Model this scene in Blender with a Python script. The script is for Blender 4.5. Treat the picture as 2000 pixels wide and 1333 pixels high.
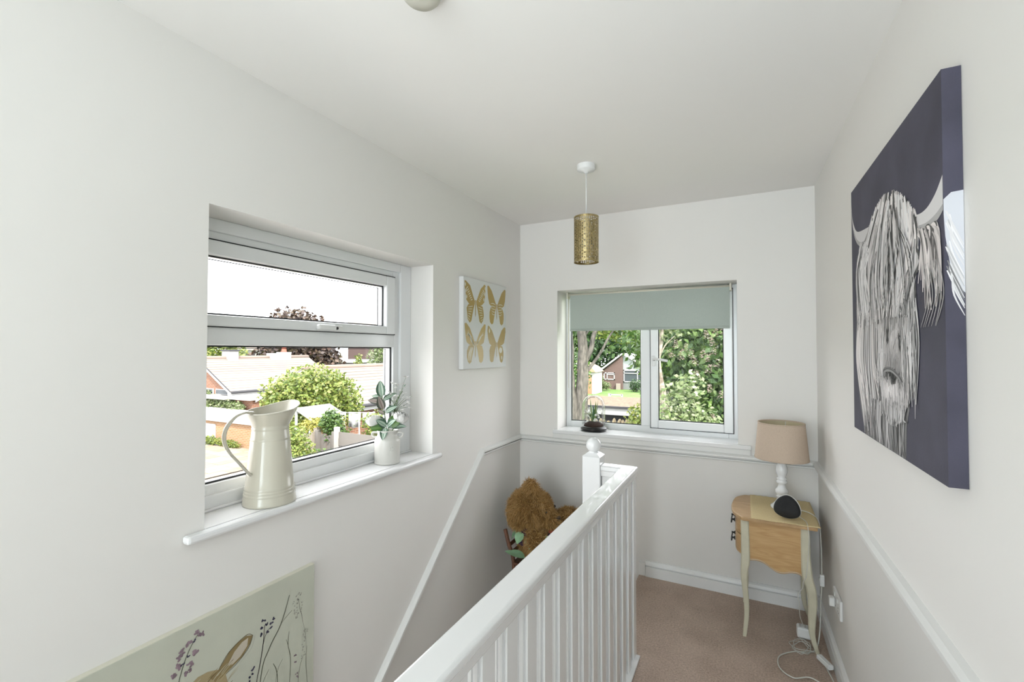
import bpy, bmesh, math, random
from math import sin, cos, pi, radians, sqrt, atan2
from mathutils import Vector, Matrix, noise

for o in list(bpy.data.objects):
    bpy.data.objects.remove(o, do_unlink=True)
SC = bpy.context.scene
COL = SC.collection

# ------------------------------------------------------------------ camera
cam_data = bpy.data.cameras.new('camera')
cam_data.sensor_width = 36.0
cam_data.lens = 899.0 / 2000 * 36
cam_data.clip_start = 0.02
cam_data.clip_end = 500
cam = bpy.data.objects.new('camera', cam_data)
COL.objects.link(cam)
CY, CP, CR, CH = radians(26.822), radians(1.20), radians(0.058), 1.4604
_F = Vector((-sin(CY) * cos(CP), cos(CY) * cos(CP), sin(CP)))
_R = Vector((cos(CY), sin(CY), 0))
_U = _R.cross(_F)
_R, _U = _R * cos(CR) + _U * sin(CR), -_R * sin(CR) + _U * cos(CR)
cam.matrix_world = Matrix(((_R.x, _U.x, -_F.x, 0), (_R.y, _U.y, -_F.y, 0), (_R.z, _U.z, -_F.z, CH), (0, 0, 0, 1)))
SC.camera = cam

# ------------------------------------------------------------------ world, sun, lights, exposure
SC.view_settings.view_transform = 'Standard'
SC.view_settings.look = 'None'
SC.view_settings.gamma = 1.0
SC.view_settings.exposure = 0.48
SC.view_settings.use_curve_mapping = False

W = bpy.data.worlds.new('world')
SC.world = W
W.use_nodes = True
bg = W.node_tree.nodes['Background']
bg.inputs[0].default_value = (0.95, 0.97, 1.0, 1)
bg.inputs[1].default_value = 4.4

sun_d = bpy.data.lights.new('sun', 'SUN')
sun_d.energy = 7.0
sun_d.angle = radians(1.0)
sun_d.color = (1.0, 0.95, 0.86)
sun = bpy.data.objects.new('sun', sun_d)
COL.objects.link(sun)
sun.rotation_euler = Vector((-0.62, 0.42, -0.78)).to_track_quat('-Z', 'Y').to_euler()


def area(name, loc, target, sx, sy, power, color=(1, 1, 1)):
    d = bpy.data.lights.new(name, 'AREA')
    d.shape = 'RECTANGLE'
    d.size, d.size_y, d.energy, d.color = sx, sy, power, color
    o = bpy.data.objects.new(name, d)
    COL.objects.link(o)
    o.location = loc
    o.rotation_euler = (Vector(target) - Vector(loc)).to_track_quat('-Z', 'Y').to_euler()
    return o


# large fill lamp added out of view behind the camera to brighten the landing
area('added_rear_fill', (-0.55, -4.05, 1.15), (-0.55, 2.0, 1.65), 1.8, 2.1, 66, (0.80, 0.925, 1.0))
# unseen up-facing lamp, added behind the camera to lift the ceiling
fl = area('added_uplight', (-0.28, -1.40, 0.45), (-0.12, -0.60, 2.4), 0.8, 0.9, 20, (0.79, 0.925, 1.0))
fl.data.spread = radians(110)


# ------------------------------------------------------------------ materials
def new_mat(name):
    m = bpy.data.materials.new(name)
    m.use_nodes = True
    nt = m.node_tree
    b = nt.nodes['Principled BSDF']
    return m, nt, b


def N(nt, t, **kw):
    n = nt.nodes.new(t)
    for k, v in kw.items():
        setattr(n, k, v)
    return n


def plain(name, col, rough=0.5, metal=0.0, var=0.0, scale=30.0, bump=0.0, bscale=200.0, coat=0.0):
    """painted / solid surface with a little procedural unevenness"""
    m, nt, b = new_mat(name)
    b.inputs['Base Color'].default_value = (*col, 1)
    b.inputs['Roughness'].default_value = rough
    b.inputs['Metallic'].default_value = metal
    if coat:
        b.inputs['Coat Weight'].default_value = coat
    if var or bump:
        tc = N(nt, 'ShaderNodeTexCoord')
    if var:
        nz = N(nt, 'ShaderNodeTexNoise')
        nz.inputs['Scale'].default_value = scale
        nz.inputs['Detail'].default_value = 5
        nt.links.new(tc.outputs['Object'], nz.inputs['Vector'])
        rp = N(nt, 'ShaderNodeValToRGB')
        rp.color_ramp.elements[0].position = 0.3
        rp.color_ramp.elements[1].position = 0.7
        rp.color_ramp.elements[0].color = (*[max(0, c * (1 - var)) for c in col], 1)
        rp.color_ramp.elements[1].color = (*[min(1, c * (1 + var)) for c in col], 1)
        nt.links.new(nz.outputs['Fac'], rp.inputs['Fac'])
        nt.links.new(rp.outputs['Color'], b.inputs['Base Color'])
    if bump:
        nb = N(nt, 'ShaderNodeTexNoise')
        nb.inputs['Scale'].default_value = bscale
        nb.inputs['Detail'].default_value = 4
        nt.links.new(tc.outputs['Object'], nb.inputs['Vector'])
        bp = N(nt, 'ShaderNodeBump')
        bp.inputs['Strength'].default_value = bump
        bp.inputs['Distance'].default_value = 0.002
        nt.links.new(nb.outputs['Fac'], bp.inputs['Height'])
        nt.links.new(bp.outputs['Normal'], b.inputs['Normal'])
    return m


def island(name, cols, rough=0.6, trans=0.0):
    """colour picked per loose piece (leaf, strand, slab)"""
    m, nt, b = new_mat(name)
    g = N(nt, 'ShaderNodeNewGeometry')
    rp = N(nt, 'ShaderNodeValToRGB')
    el = rp.color_ramp.elements
    el[0].color = (*cols[0], 1)
    el[-1].color = (*cols[-1], 1)
    for i, c in enumerate(cols[1:-1]):
        e = el.new((i + 1) / (len(cols) - 1))
        e.color = (*c, 1)
    nt.links.new(g.outputs['Random Per Island'], rp.inputs['Fac'])
    nt.links.new(rp.outputs['Color'], b.inputs['Base Color'])
    b.inputs['Roughness'].default_value = rough
    if trans:
        t = N(nt, 'ShaderNodeBsdfTranslucent')
        nt.links.new(rp.outputs['Color'], t.inputs['Color'])
        mx = N(nt, 'ShaderNodeMixShader')
        mx.inputs[0].default_value = trans
        out = nt.nodes['Material Output']
        nt.links.new(b.outputs[0], mx.inputs[1])
        nt.links.new(t.outputs[0], mx.inputs[2])
        nt.links.new(mx.outputs[0], out.inputs['Surface'])
    return m


def attr_mat(name, rough=0.8, trans=0.0):
    m, nt, b = new_mat(name)
    a = N(nt, 'ShaderNodeAttribute', attribute_name='Col')
    nt.links.new(a.outputs['Color'], b.inputs['Base Color'])
    b.inputs['Roughness'].default_value = rough
    return m


def thin_glass(name, ior=1.45, tint=(1, 1, 1), gain=1.0):
    m, nt, b = new_mat(name)
    nt.nodes.remove(b)
    t = N(nt, 'ShaderNodeBsdfTransparent')
    t.inputs[0].default_value = (*tint, 1)
    g = N(nt, 'ShaderNodeBsdfGlossy')
    g.inputs['Roughness'].default_value = 0.02
    f = N(nt, 'ShaderNodeFresnel')
    f.inputs['IOR'].default_value = ior
    k = N(nt, 'ShaderNodeMath', operation='MULTIPLY')
    k.inputs[1].default_value = gain
    k.use_clamp = True
    mx = N(nt, 'ShaderNodeMixShader')
    nt.links.new(f.outputs[0], k.inputs[0])
    nt.links.new(k.outputs[0], mx.inputs[0])
    nt.links.new(t.outputs[0], mx.inputs[1])
    nt.links.new(g.outputs[0], mx.inputs[2])
    nt.links.new(mx.outputs[0], nt.nodes['Material Output'].inputs['Surface'])
    return m


UPPER, LOWER = (0.835, 0.81, 0.775), (0.765, 0.745, 0.715)


def wall_mat(name, slope=False):
    """off-white emulsion above the dado rail, pale grey emulsion below it"""
    m, nt, b = new_mat(name)
    g = N(nt, 'ShaderNodeNewGeometry')
    sp = N(nt, 'ShaderNodeSeparateXYZ')
    nt.links.new(g.outputs['Position'], sp.inputs[0])
    lim = N(nt, 'ShaderNodeMath', operation='MULTIPLY_ADD')   # y*k + c
    lim.inputs[1].default_value = 0.934
    lim.inputs[2].default_value = 0.83 - 0.934 * 2.535
    nt.links.new(sp.outputs['Y'], lim.inputs[0])
    mn = N(nt, 'ShaderNodeMath', operation='MINIMUM')
    mn.inputs[1].default_value = 0.82
    nt.links.new(lim.outputs[0], mn.inputs[0])
    gt = N(nt, 'ShaderNodeMath', operation='GREATER_THAN')
    nt.links.new(sp.outputs['Z'], gt.inputs[0])
    if slope:
        nt.links.new(mn.outputs[0], gt.inputs[1])
    else:
        gt.inputs[1].default_value = 0.82
    mix = N(nt, 'ShaderNodeMix', data_type='RGBA')
    mix.inputs['A'].default_value = (*LOWER, 1)
    mix.inputs['B'].default_value = (*UPPER, 1)
    nt.links.new(gt.outputs[0], mix.inputs['Factor'])
    nt.links.new(mix.outputs['Result'], b.inputs['Base Color'])
    b.inputs['Roughness'].default_value = 0.75
    nz = N(nt, 'ShaderNodeTexNoise')
    nz.inputs['Scale'].default_value = 9
    nz.inputs['Detail'].default_value = 6
    nt.links.new(g.outputs['Position'], nz.inputs['Vector'])
    bp = N(nt, 'ShaderNodeBump')
    bp.inputs['Strength'].default_value = 0.10
    bp.inputs['Distance'].default_value = 0.01
    nt.links.new(nz.outputs['Fac'], bp.inputs['Height'])
    nt.links.new(bp.outputs['Normal'], b.inputs['Normal'])
    return m


M = {}
M['wall'] = wall_mat('wall_paint')
M['wall_slope'] = wall_mat('wall_paint_stair', True)
M['ceiling'] = plain('ceiling_paint', (0.88, 0.857, 0.825), 0.8, bump=0.12, bscale=25)
M['trim'] = plain('white_satin_paint', (0.80, 0.80, 0.79), 0.3, bump=0.04, bscale=40)
M['gloss'] = plain('white_gloss_paint', (0.84, 0.84, 0.84), 0.16, bump=0.03, bscale=30, coat=0.3)
M['wood_paint'] = plain('painted_dado_rail', (0.78, 0.775, 0.755), 0.45)
M['upvc'] = plain('white_upvc', (0.83, 0.84, 0.84), 0.22, coat=0.2)
M['gasket'] = plain('black_rubber_gasket', (0.012, 0.013, 0.015), 0.6)
M['glass'] = thin_glass('window_glass', 1.10)
M['dome_glass'] = thin_glass('cloche_glass', 1.35, (0.985, 0.99, 0.985), 0.55)
M['chrome'] = plain('satin_chrome', (0.75, 0.75, 0.76), 0.25, 0.9)
M['white_plastic'] = plain('white_plastic', (0.80, 0.80, 0.79), 0.35)
M['black'] = plain('matt_black', (0.012, 0.012, 0.014), 0.55)


def carpet():
    m, nt, b = new_mat('beige_pink_twist_carpet')
    g = N(nt, 'ShaderNodeNewGeometry')
    n1 = N(nt, 'ShaderNodeTexNoise')
    n1.inputs['Scale'].default_value = 115
    n1.inputs['Detail'].default_value = 6
    n1.inputs['Roughness'].default_value = 0.85
    n2 = N(nt, 'ShaderNodeTexNoise')
    n2.inputs['Scale'].default_value = 5
    for n in (n1, n2):
        nt.links.new(g.outputs['Position'], n.inputs['Vector'])
    rp = N(nt, 'ShaderNodeValToRGB')
    rp.color_ramp.elements[0].position = 0.28
    rp.color_ramp.elements[1].position = 0.75
    rp.color_ramp.elements[0].color = (0.33, 0.235, 0.18, 1)
    rp.color_ramp.elements[1].color = (0.90, 0.735, 0.62, 1)
    ad = N(nt, 'ShaderNodeMath', operation='MULTIPLY_ADD')
    ad.inputs[1].default_value = 0.25
    nt.links.new(n2.outputs['Fac'], ad.inputs[0])
    sb = N(nt, 'ShaderNodeMath', operation='SUBTRACT')
    sb.inputs[1].default_value = 0.125
    nt.links.new(n1.outputs['Fac'], sb.inputs[0])
    nt.links.new(sb.outputs[0], ad.inputs[2])
    nt.links.new(ad.outputs[0], rp.inputs['Fac'])
    nt.links.new(rp.outputs['Color'], b.inputs['Base Color'])
    b.inputs['Roughness'].default_value = 1.0
    b.inputs['Specular IOR Level'].default_value = 0.05
    bp = N(nt, 'ShaderNodeBump')
    bp.inputs['Strength'].default_value = 0.9
    bp.inputs['Distance'].default_value = 0.006
    nt.links.new(n1.outputs['Fac'], bp.inputs['Height'])
    nt.links.new(bp.outputs['Normal'], b.inputs['Normal'])
    return m


M['carpet'] = carpet()


def weave(name, c1, c2, sx, sz, rough=0.8, bump=0.4, trans=0.0, axes='XZ'):
    """woven cloth / straw: two crossed fine waves over a noise tint"""
    m, nt, b = new_mat(name)
    tc = N(nt, 'ShaderNodeTexCoord')
    w1 = N(nt, 'ShaderNodeTexWave', wave_type='BANDS', bands_direction=axes[0])
    w2 = N(nt, 'ShaderNodeTexWave', wave_type='BANDS', bands_direction=axes[1])
    w1.inputs['Scale'].default_value = sx
    w2.inputs['Scale'].default_value = sz
    for w in (w1, w2):
        w.inputs['Distortion'].default_value = 2.0
        w.inputs['Detail'].default_value = 3
        w.inputs['Detail Scale'].default_value = 2
        nt.links.new(tc.outputs['Object'], w.inputs['Vector'])
    ml = N(nt, 'ShaderNodeMath', operation='MULTIPLY')
    nt.links.new(w1.outputs['Fac'], ml.inputs[0])
    nt.links.new(w2.outputs['Fac'], ml.inputs[1])
    nz = N(nt, 'ShaderNodeTexNoise')
    nz.inputs['Scale'].default_value = 350
    nt.links.new(tc.outputs['Object'], nz.inputs['Vector'])
    av = N(nt, 'ShaderNodeMath', operation='MULTIPLY_ADD')
    av.inputs[1].default_value = 0.6
    nt.links.new(ml.outputs[0], av.inputs[0])
    nt.links.new(nz.outputs['Fac'], av.inputs[2])
    rp = N(nt, 'ShaderNodeValToRGB')
    rp.color_ramp.elements[0].position = 0.3
    rp.color_ramp.elements[1].position = 1.0
    rp.color_ramp.elements[0].color = (*c1, 1)
    rp.color_ramp.elements[1].color = (*c2, 1)
    nt.links.new(av.outputs[0], rp.inputs['Fac'])
    nt.links.new(rp.outputs['Color'], b.inputs['Base Color'])
    b.inputs['Roughness'].default_value = rough
    bp = N(nt, 'ShaderNodeBump')
    bp.inputs['Strength'].default_value = bump
    bp.inputs['Distance'].default_value = 0.001
    nt.links.new(av.outputs[0], bp.inputs['Height'])
    nt.links.new(bp.outputs['Normal'], b.inputs['Normal'])
    if trans:
        t = N(nt, 'ShaderNodeBsdfTranslucent')
        nt.links.new(rp.outputs['Color'], t.inputs['Color'])
        mx = N(nt, 'ShaderNodeMixShader')
        mx.inputs[0].default_value = trans
        nt.links.new(b.outputs[0], mx.inputs[1])
        nt.links.new(t.outputs[0], mx.inputs[2])
        nt.links.new(mx.outputs[0], nt.nodes['Material Output'].inputs['Surface'])
    return m


def grain(name, c1, c2, rough=0.4, vec=(3, 40, 40), dist=3.0):
    m, nt, b = new_mat(name)
    tc = N(nt, 'ShaderNodeTexCoord')
    mp = N(nt, 'ShaderNodeMapping')
    mp.inputs['Scale'].default_value = vec
    nt.links.new(tc.outputs['Object'], mp.inputs['Vector'])
    nz = N(nt, 'ShaderNodeTexNoise')
    nz.inputs['Scale'].default_value = 1.0
    nz.inputs['Detail'].default_value = 6
    nz.inputs['Distortion'].default_value = dist
    nt.links.new(mp.outputs[0], nz.inputs['Vector'])
    rp = N(nt, 'ShaderNodeValToRGB')
    rp.color_ramp.elements[0].position = 0.3
    rp.color_ramp.elements[1].position = 0.7
    rp.color_ramp.elements[0].color = (*c1, 1)
    rp.color_ramp.elements[1].color = (*c2, 1)
    nt.links.new(nz.outputs['Fac'], rp.inputs['Fac'])
    nt.links.new(rp.outputs['Color'], b.inputs['Base Color'])
    b.inputs['Roughness'].default_value = rough
    return m


# ------------------------------------------------------------------ mesh helpers
class MB:
    """collects shapes (world coordinates) and links them as ONE mesh object"""

    def __init__(s):
        s.v, s.f, s.c = [], [], []
        s.smooth = []

    def add(s, vs, fs, smooth=False, col=None):
        n = len(s.v)
        s.v += [tuple(p) for p in vs]
        s.f += [tuple(i + n for i in f) for f in fs]
        s.smooth += [smooth] * len(fs)
        s.c += [col or (1, 1, 1)] * len(vs)
        return s

    def box(s, x0, x1, y0, y1, z0, z1, bev=0.0):
        if bev <= 0:
            vs = [(x, y, z) for x in (x0, x1) for y in (y0, y1) for z in (z0, z1)]
            fs = [(0, 1, 3, 2), (4, 6, 7, 5), (0, 4, 5, 1), (2, 3, 7, 6), (0, 2, 6, 4), (1, 5, 7, 3)]
            return s.add(vs, fs)
        bm = bmesh.new()
        bmesh.ops.create_cube(bm, size=1)
        for v in bm.verts:
            v.co = Vector(((x0 + x1) / 2 + v.co.x * (x1 - x0), (y0 + y1) / 2 + v.co.y * (y1 - y0), (z0 + z1) / 2 + v.co.z * (z1 - z0)))
        bmesh.ops.bevel(bm, geom=bm.edges[:], offset=bev, segments=2, affect='EDGES', profile=0.5)
        return s.bm(bm)

    def bm(s, bm, smooth=False, xf=None):
        bm.verts.index_update()
        vs = [(xf @ v.co) if xf else v.co.copy() for v in bm.verts]
        fs = [[v.index for v in f.verts] for f in bm.faces]
        bm.free()
        return s.add(vs, fs, smooth)

    def prism(s, pts, d):
        """polygon pts (3D) pushed along vector d"""
        n = len(pts)
        a = [Vector(p) for p in pts]
        b = [p + Vector(d) for p in a]
        fs = [tuple(range(n - 1, -1, -1)), tuple(range(n, 2 * n))]
        fs += [(i, (i + 1) % n, n + (i + 1) % n, n + i) for i in range(n)]
        return s.add(a + b, fs)

    def lathe(s, prof, c=(0, 0, 0), seg=32, cap=True, axis=None):
        """prof: list of (r, z)"""
        vs, fs = [], []
        X = axis or Matrix.Identity(3)
        for r, z in prof:
            for k in range(seg):
                a = 2 * pi * k / seg
                vs.append(Vector(c) + X @ Vector((r * cos(a), r * sin(a), z)))
        for i in range(len(prof) - 1):
            for k in range(seg):
                k2 = (k + 1) % seg
                fs.append((i * seg + k, i * seg + k2, (i + 1) * seg + k2, (i + 1) * seg + k))
        s.add(vs, fs, True)
        if cap:
            n = len(s.v)
            lo, hi = n - len(vs), n - seg
            if prof[0][0] > 1e-5:
                s.f.append(tuple(lo + k for k in range(seg - 1, -1, -1)))
                s.smooth.append(False)
            if prof[-1][0] > 1e-5:
                s.f.append(tuple(hi + k for k in range(seg)))
                s.smooth.append(False)
        return s

    def tube(s, path, rad, seg=8, cap=True, col=None):
        P = [Vector(p) for p in path]
        R = rad if isinstance(rad, (list, tuple)) else [rad] * len(P)
        vs, fs = [], []
        t0 = (P[1] - P[0]).normalized()
        up = Vector((0, 0, 1)) if abs(t0.z) < 0.9 else Vector((1, 0, 0))
        u = t0.cross(up).normalized()
        for i, p in enumerate(P):
            t = (P[min(i + 1, len(P) - 1)] - P[max(i - 1, 0)])
            if t.length < 1e-9:
                t = t0.copy()
            t.normalize()
            u = (u - t * u.dot(t)).normalized()
            w = t.cross(u)
            for k in range(seg):
                a = 2 * pi * k / seg
                vs.append(p + (u * cos(a) + w * sin(a)) * R[i])
        for i in range(len(P) - 1):
            for k in range(seg):
                k2 = (k + 1) % seg
                fs.append((i * seg + k, i * seg + k2, (i + 1) * seg + k2, (i + 1) * seg + k))
        if cap:
            fs.append(tuple(range(seg - 1, -1, -1)))
            fs.append(tuple((len(P) - 1) * seg + k for k in range(seg)))
        return s.add(vs, fs, True, col)

    def ball(s, c, r, seg=16, rings=10, sc=(1, 1, 1), rot=None):
        prof = [(max(1e-6, sin(pi * i / rings)) * 1.0, -cos(pi * i / rings)) for i in range(rings + 1)]
        vs, fs = [], []
        for pr, pz in prof:
            for k in range(seg):
                a = 2 * pi * k / seg
                q = Vector((pr * cos(a) * r * sc[0], pr * sin(a) * r * sc[1], pz * r * sc[2]))
                if rot:
                    q = rot @ q
                vs.append(Vector(c) + q)
        for i in range(rings):
            for k in range(seg):
                k2 = (k + 1) % seg
                fs.append((i * seg + k, i * seg + k2, (i + 1) * seg + k2, (i + 1) * seg + k))
        return s.add(vs, fs, True)

    def moulding(s, path, out, prof):
        """sweep profile [(out, up)] along path lying in the wall plane with normal 'out', mitred"""
        P = [Vector(p) for p in path]
        n = Vector(out).normalized()
        dirs = [(P[i + 1] - P[i]).normalized() for i in range(len(P) - 1)]
        vs, fs = [], []
        for i, p in enumerate(P):
            if i == 0:
                up = n.cross(dirs[0])
                k = 1
            elif i == len(P) - 1:
                up = n.cross(dirs[-1])
                k = 1
            else:
                a, b = n.cross(dirs[i - 1]), n.cross(dirs[i])
                up = (a + b).normalized()
                k = 1 / max(0.3, up.dot(a))
            if up.z < 0:
                up = -up
            for o, u in prof:
                vs.append(p + n * o + up * (u * k))
        m = len(prof)
        for i in range(len(P) - 1):
            for j in range(m):
                j2 = (j + 1) % m
                fs.append((i * m + j, i * m + j2, (i + 1) * m + j2, (i + 1) * m + j))
        fs.append(tuple(range(m)))
        fs.append(tuple((len(P) - 1) * m + j for j in range(m - 1, -1, -1)))
        return s.add(vs, fs)

    def build(s, name, mat, parent=None, loc=None, kind=None, label=None, bevel=0.0):
        o0 = Vector(loc) if loc is not None else Vector((0, 0, 0))
        if parent is not None:
            o0 = root_loc(parent)
        me = bpy.data.meshes.new(name)
        me.from_pydata([tuple(Vector(p) - o0) for p in s.v], [], s.f)
        me.validate()
        if len(s.smooth) == len(me.polygons):
            me.polygons.foreach_set('use_smooth', s.smooth)
        if any(c != (1, 1, 1) for c in s.c):
            at = me.color_attributes.new('Col', 'FLOAT_COLOR', 'POINT')
            flat = []
            for c in s.c:
                flat += [c[0], c[1], c[2], 1.0]
            at.data.foreach_set('color', flat)
        me.materials.append(M[mat] if isinstance(mat, str) else mat)
        me.update()
        if len(s.f) < 30000 and kind != 'stuff':
            bmx = bmesh.new()
            bmx.from_mesh(me)
            bmesh.ops.recalc_face_normals(bmx, faces=bmx.faces[:])
            bmx.to_mesh(me)
            bmx.free()
        o = bpy.data.objects.new(name, me)
        COL.objects.link(o)
        if parent is not None:
            o.parent = parent
        else:
            o.location = o0
        if kind:
            o['kind'] = kind
        if label:
            o['label'] = label
        if bevel:
            bv = o.modifiers.new('bevel', 'BEVEL')
            bv.width = bevel
            bv.segments = 2
            bv.limit_method = 'ANGLE'
            bv.angle_limit = radians(40)
        return o


def root_loc(o):
    v = Vector((0, 0, 0))
    while o is not None:
        v += o.location
        o = o.parent
    return v


def thing(name, label, cat, loc, group=None):
    o = bpy.data.objects.new(name, None)
    COL.objects.link(o)
    o.location = loc
    o.empty_display_size = 0.05
    o['label'], o['category'] = label, cat
    if group:
        o['group'] = group
    return o


def tag(o, label, cat, group=None):
    o['label'], o['category'] = label, cat
    if group:
        o['group'] = group
    return o


def bez(pts, n=8):
    """Catmull-Rom through pts"""
    P = [Vector(p) for p in pts]
    out = []
    for i in range(len(P) - 1):
        p0, p1, p2, p3 = P[max(i - 1, 0)], P[i], P[i + 1], P[min(i + 2, len(P) - 1)]
        for k in range(n):
            t = k / n
            out.append(0.5 * ((2 * p1) + (p2 - p0) * t + (2 * p0 - 5 * p1 + 4 * p2 - p3) * t * t + (3 * p1 - p0 - 3 * p2 + p3) * t ** 3))
    out.append(P[-1])
    return out

# ================================================================== THE ROOM
XL, YB, H = -1.495, 3.093, 2.40
YR = -4.20


def XR(y):
    return 0.362 + (3.093 - y) * 0.0145


XRL = XR(YR)
T = 0.30
# window openings
LW = dict(y0=0.851, y1=2.015, z0=0.905, z1=1.922)
BW = dict(x0=-1.199, x1=-0.040, z0=0.894, z1=1.891)


def rect_wall(name, f, u0, u1, z0, z1, hole, mat):
    """wall slab with a rectangular hole; f(u, d, z) -> point, d = depth into the wall"""
    hu0, hu1, hz0, hz1 = hole
    b = MB()
    for (a0, a1, c0, c1) in ((u0, hu0, z0, z1), (hu1, u1, z0, z1), (hu0, hu1, z0, hz0), (hu0, hu1, hz1, z1)):
        vs = [f(u, d, z) for u in (a0, a1) for d in (0, T) for z in (c0, c1)]
        b.add(vs, [(0, 1, 3, 2), (4, 6, 7, 5), (0, 4, 5, 1), (2, 3, 7, 6), (0, 2, 6, 4), (1, 5, 7, 3)])
    return b.build(name, mat, kind='structure')


rect_wall('wall_left', lambda u, d, z: (XL - d, u, z), YR, YB + T, -2.72, H, (LW['y0'], LW['y1'], LW['z0'], LW['z1']), 'wall_slope')
rect_wall('wall_back', lambda u, d, z: (u, YB + d, z), XL, XRL + 0.1, -2.72, H, (BW['x0'], BW['x1'], BW['z0'], BW['z1']), 'wall')
b = MB()
b.prism([(XR(YR), YR, -0.25), (XR(YB), YB, -0.25), (XR(YB) + T, YB, -0.25), (XR(YR) + T, YR, -0.25)], (0, 0, H + 0.25))
b.build('wall_right', 'wall', kind='structure')
MB().box(XL - T, XRL + T, YR - T, YR, -2.72, H).build('wall_rear', 'wall', kind='structure')
MB().box(XL - T, XRL + T, YR - T, YB + T, H, H + 0.25).build('ceiling', 'ceiling', kind='structure')
# landing floor: passage beside the stairs and the strip across the stair head
b = MB()
b.prism([(-0.50, YR, -0.25), (XR(YR), YR, -0.25), (XR(YB), YB, -0.25), (-0.628, YB, -0.25), (-0.628, 2.30, -0.25), (-0.50, 2.30, -0.25)], (0, 0, 0.25))
b.build('floor', 'carpet', kind='structure')
# stairwell cheek under the landing edge and the hall floor below
MB().box(-0.50, -0.44, -2.0, 2.30, -2.72, -0.251).build('wall_stairwell', 'wall', kind='structure')
MB().box(XL, XRL, YR, YB, -2.85, -2.721).build('floor_hall', 'carpet', kind='structure')

# ---- stairs going down towards the camera along the left wall
st = thing('staircase', 'carpeted stairs descending along the left wall beside the white balustrade', 'staircase', (-1.0, 2.3, -2.72))
rise, going = 2.72 / 13, 0.2235
MB().box(XL + 0.003, -0.630, 2.30, YB - 0.002, -2.72, -rise, 0.006).build('quarter_landing', 'carpet', st)
for i in range(2, 13):
    y1 = 2.30 - (i - 2) * going
    MB().box(XL + 0.003, -0.503, y1 - going - 0.015, y1 - (0.001 if i == 2 else 0), -2.72, -i * rise, 0.008).build('step', 'carpet', st)

# ---- skirting boards
SK = [(0, 0), (0.018, 0), (0.018, 0.064), (0.009, 0.066), (0.009, 0.072), (0.018, 0.074), (0.015, 0.088), (0.008, 0.096), (0, 0.098)]
MB().moulding([(-0.586, YB, 0), (XR(YB), YB, 0)], (0, -1, 0), SK).build('baseboard_back', 'trim', kind='structure')
MB().moulding([(-0.628, YB, 0), (-0.588, YB, 0)], (0, -1, 0), [(0, 0), (0.012, 0), (0.012, 0.082), (0, 0.088)]).build('baseboard_corner', 'wood_paint', kind='structure')
nr = Vector((-1, -0.0145, 0)).normalized()
MB().moulding([(XR(YB - 0.02), YB - 0.02, 0), (XR(YR), YR, 0)], nr, SK).build('baseboard_right', 'trim', kind='structure')
MB().moulding([(XL, YB - 0.002, -0.209), (XL, 2.32, -0.209)], (1, 0, 0), SK).build('baseboard_left', 'trim', kind='structure')

# ---- dado rails
DA = [(0, 0), (0.013, 0.0), (0.017, 0.003), (0.017, 0.010), (0.006, 0.012), (0.006, 0.0185), (0.025, 0.0195), (0.029, 0.025), (0.028, 0.034), (0.016, 0.041), (0, 0.044)]
ZD = 0.797
MB().moulding([(XL, YB, ZD), (XR(YB), YB, ZD)], (0, -1, 0), DA).build('trim_1', 'wood_paint', kind='structure')
MB().moulding([(XL, YB - 0.02, ZD), (XL, 2.535, ZD), (XL, -0.6, ZD - 0.934 * 3.135)], (1, 0, 0), DA).build('trim_2', 'wood_paint', kind='structure')
MB().moulding([(XR(YB - 0.02), YB - 0.02, ZD), (XR(YR), YR, ZD)], nr, DA).build('trim_3', 'wood_paint', kind='structure')


# ================================================================== WINDOWS
def frame_bars(b, P, a0, a1, c0, c1, w, d0, d1, bev=0.004):
    """rectangular frame of four bars; P(a, d, c)->axis-aligned box corner"""
    for (p0, p1, q0, q1) in ((a0, a0 + w[0], c0, c1), (a1 - w[1], a1, c0, c1), (a0 + w[0], a1 - w[1], c0, c0 + w[2]), (a0 + w[0], a1 - w[1], c1 - w[3], c1)):
        A, B = P(p0, d0, q0), P(p1, d1, q1)
        b.box(min(A[0], B[0]), max(A[0], B[0]), min(A[1], B[1]), max(A[1], B[1]), min(A[2], B[2]), max(A[2], B[2]), bev)


# ---- side window (over the stairs): opening top light above a fixed pane
PL = lambda a, d, c: (XL - d, a, c)
y0, y1, z0, z1 = LW['y0'], LW['y1'], LW['z0'], LW['z1']
b = MB()
frame_bars(b, PL, y0, y1, z0, z1, (0.03, 0.085, 0.055, 0.045), 0.150, 0.225)          # timber lining / outer frame
frame_bars(b, PL, y0 + 0.005, y1 - 0.05, z0 + 0.02, z1 - 0.02, (0.055, 0.075, 0.070, 0.055), 0.165, 0.235)
b.box(XL - 0.235, XL - 0.165, y0 + 0.055, y1 - 0.12, 1.478, 1.552, 0.004)              # transom
w1 = b.build('window_1', 'upvc', kind='structure')
w1['label'] = 'white side window over the stairs with a long top-opening light'
b = MB()
frame_bars(b, PL, y0 + 0.022, 1.890, 1.545, 1.846, (0.05, 0.065, 0.040, 0.052), 0.150, 0.225, 0.006)
sash = b.build('opening_sash', 'upvc', w1)


def gasket(P, a0, a1, c0, c1, t, d0, d1, par, name='gasket'):
    b = MB()
    frame_bars(b, P, a0, a1, c0, c1, (t, t, t, t), d0, d1, 0)
    return b.build(name, 'gasket', par)


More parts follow.
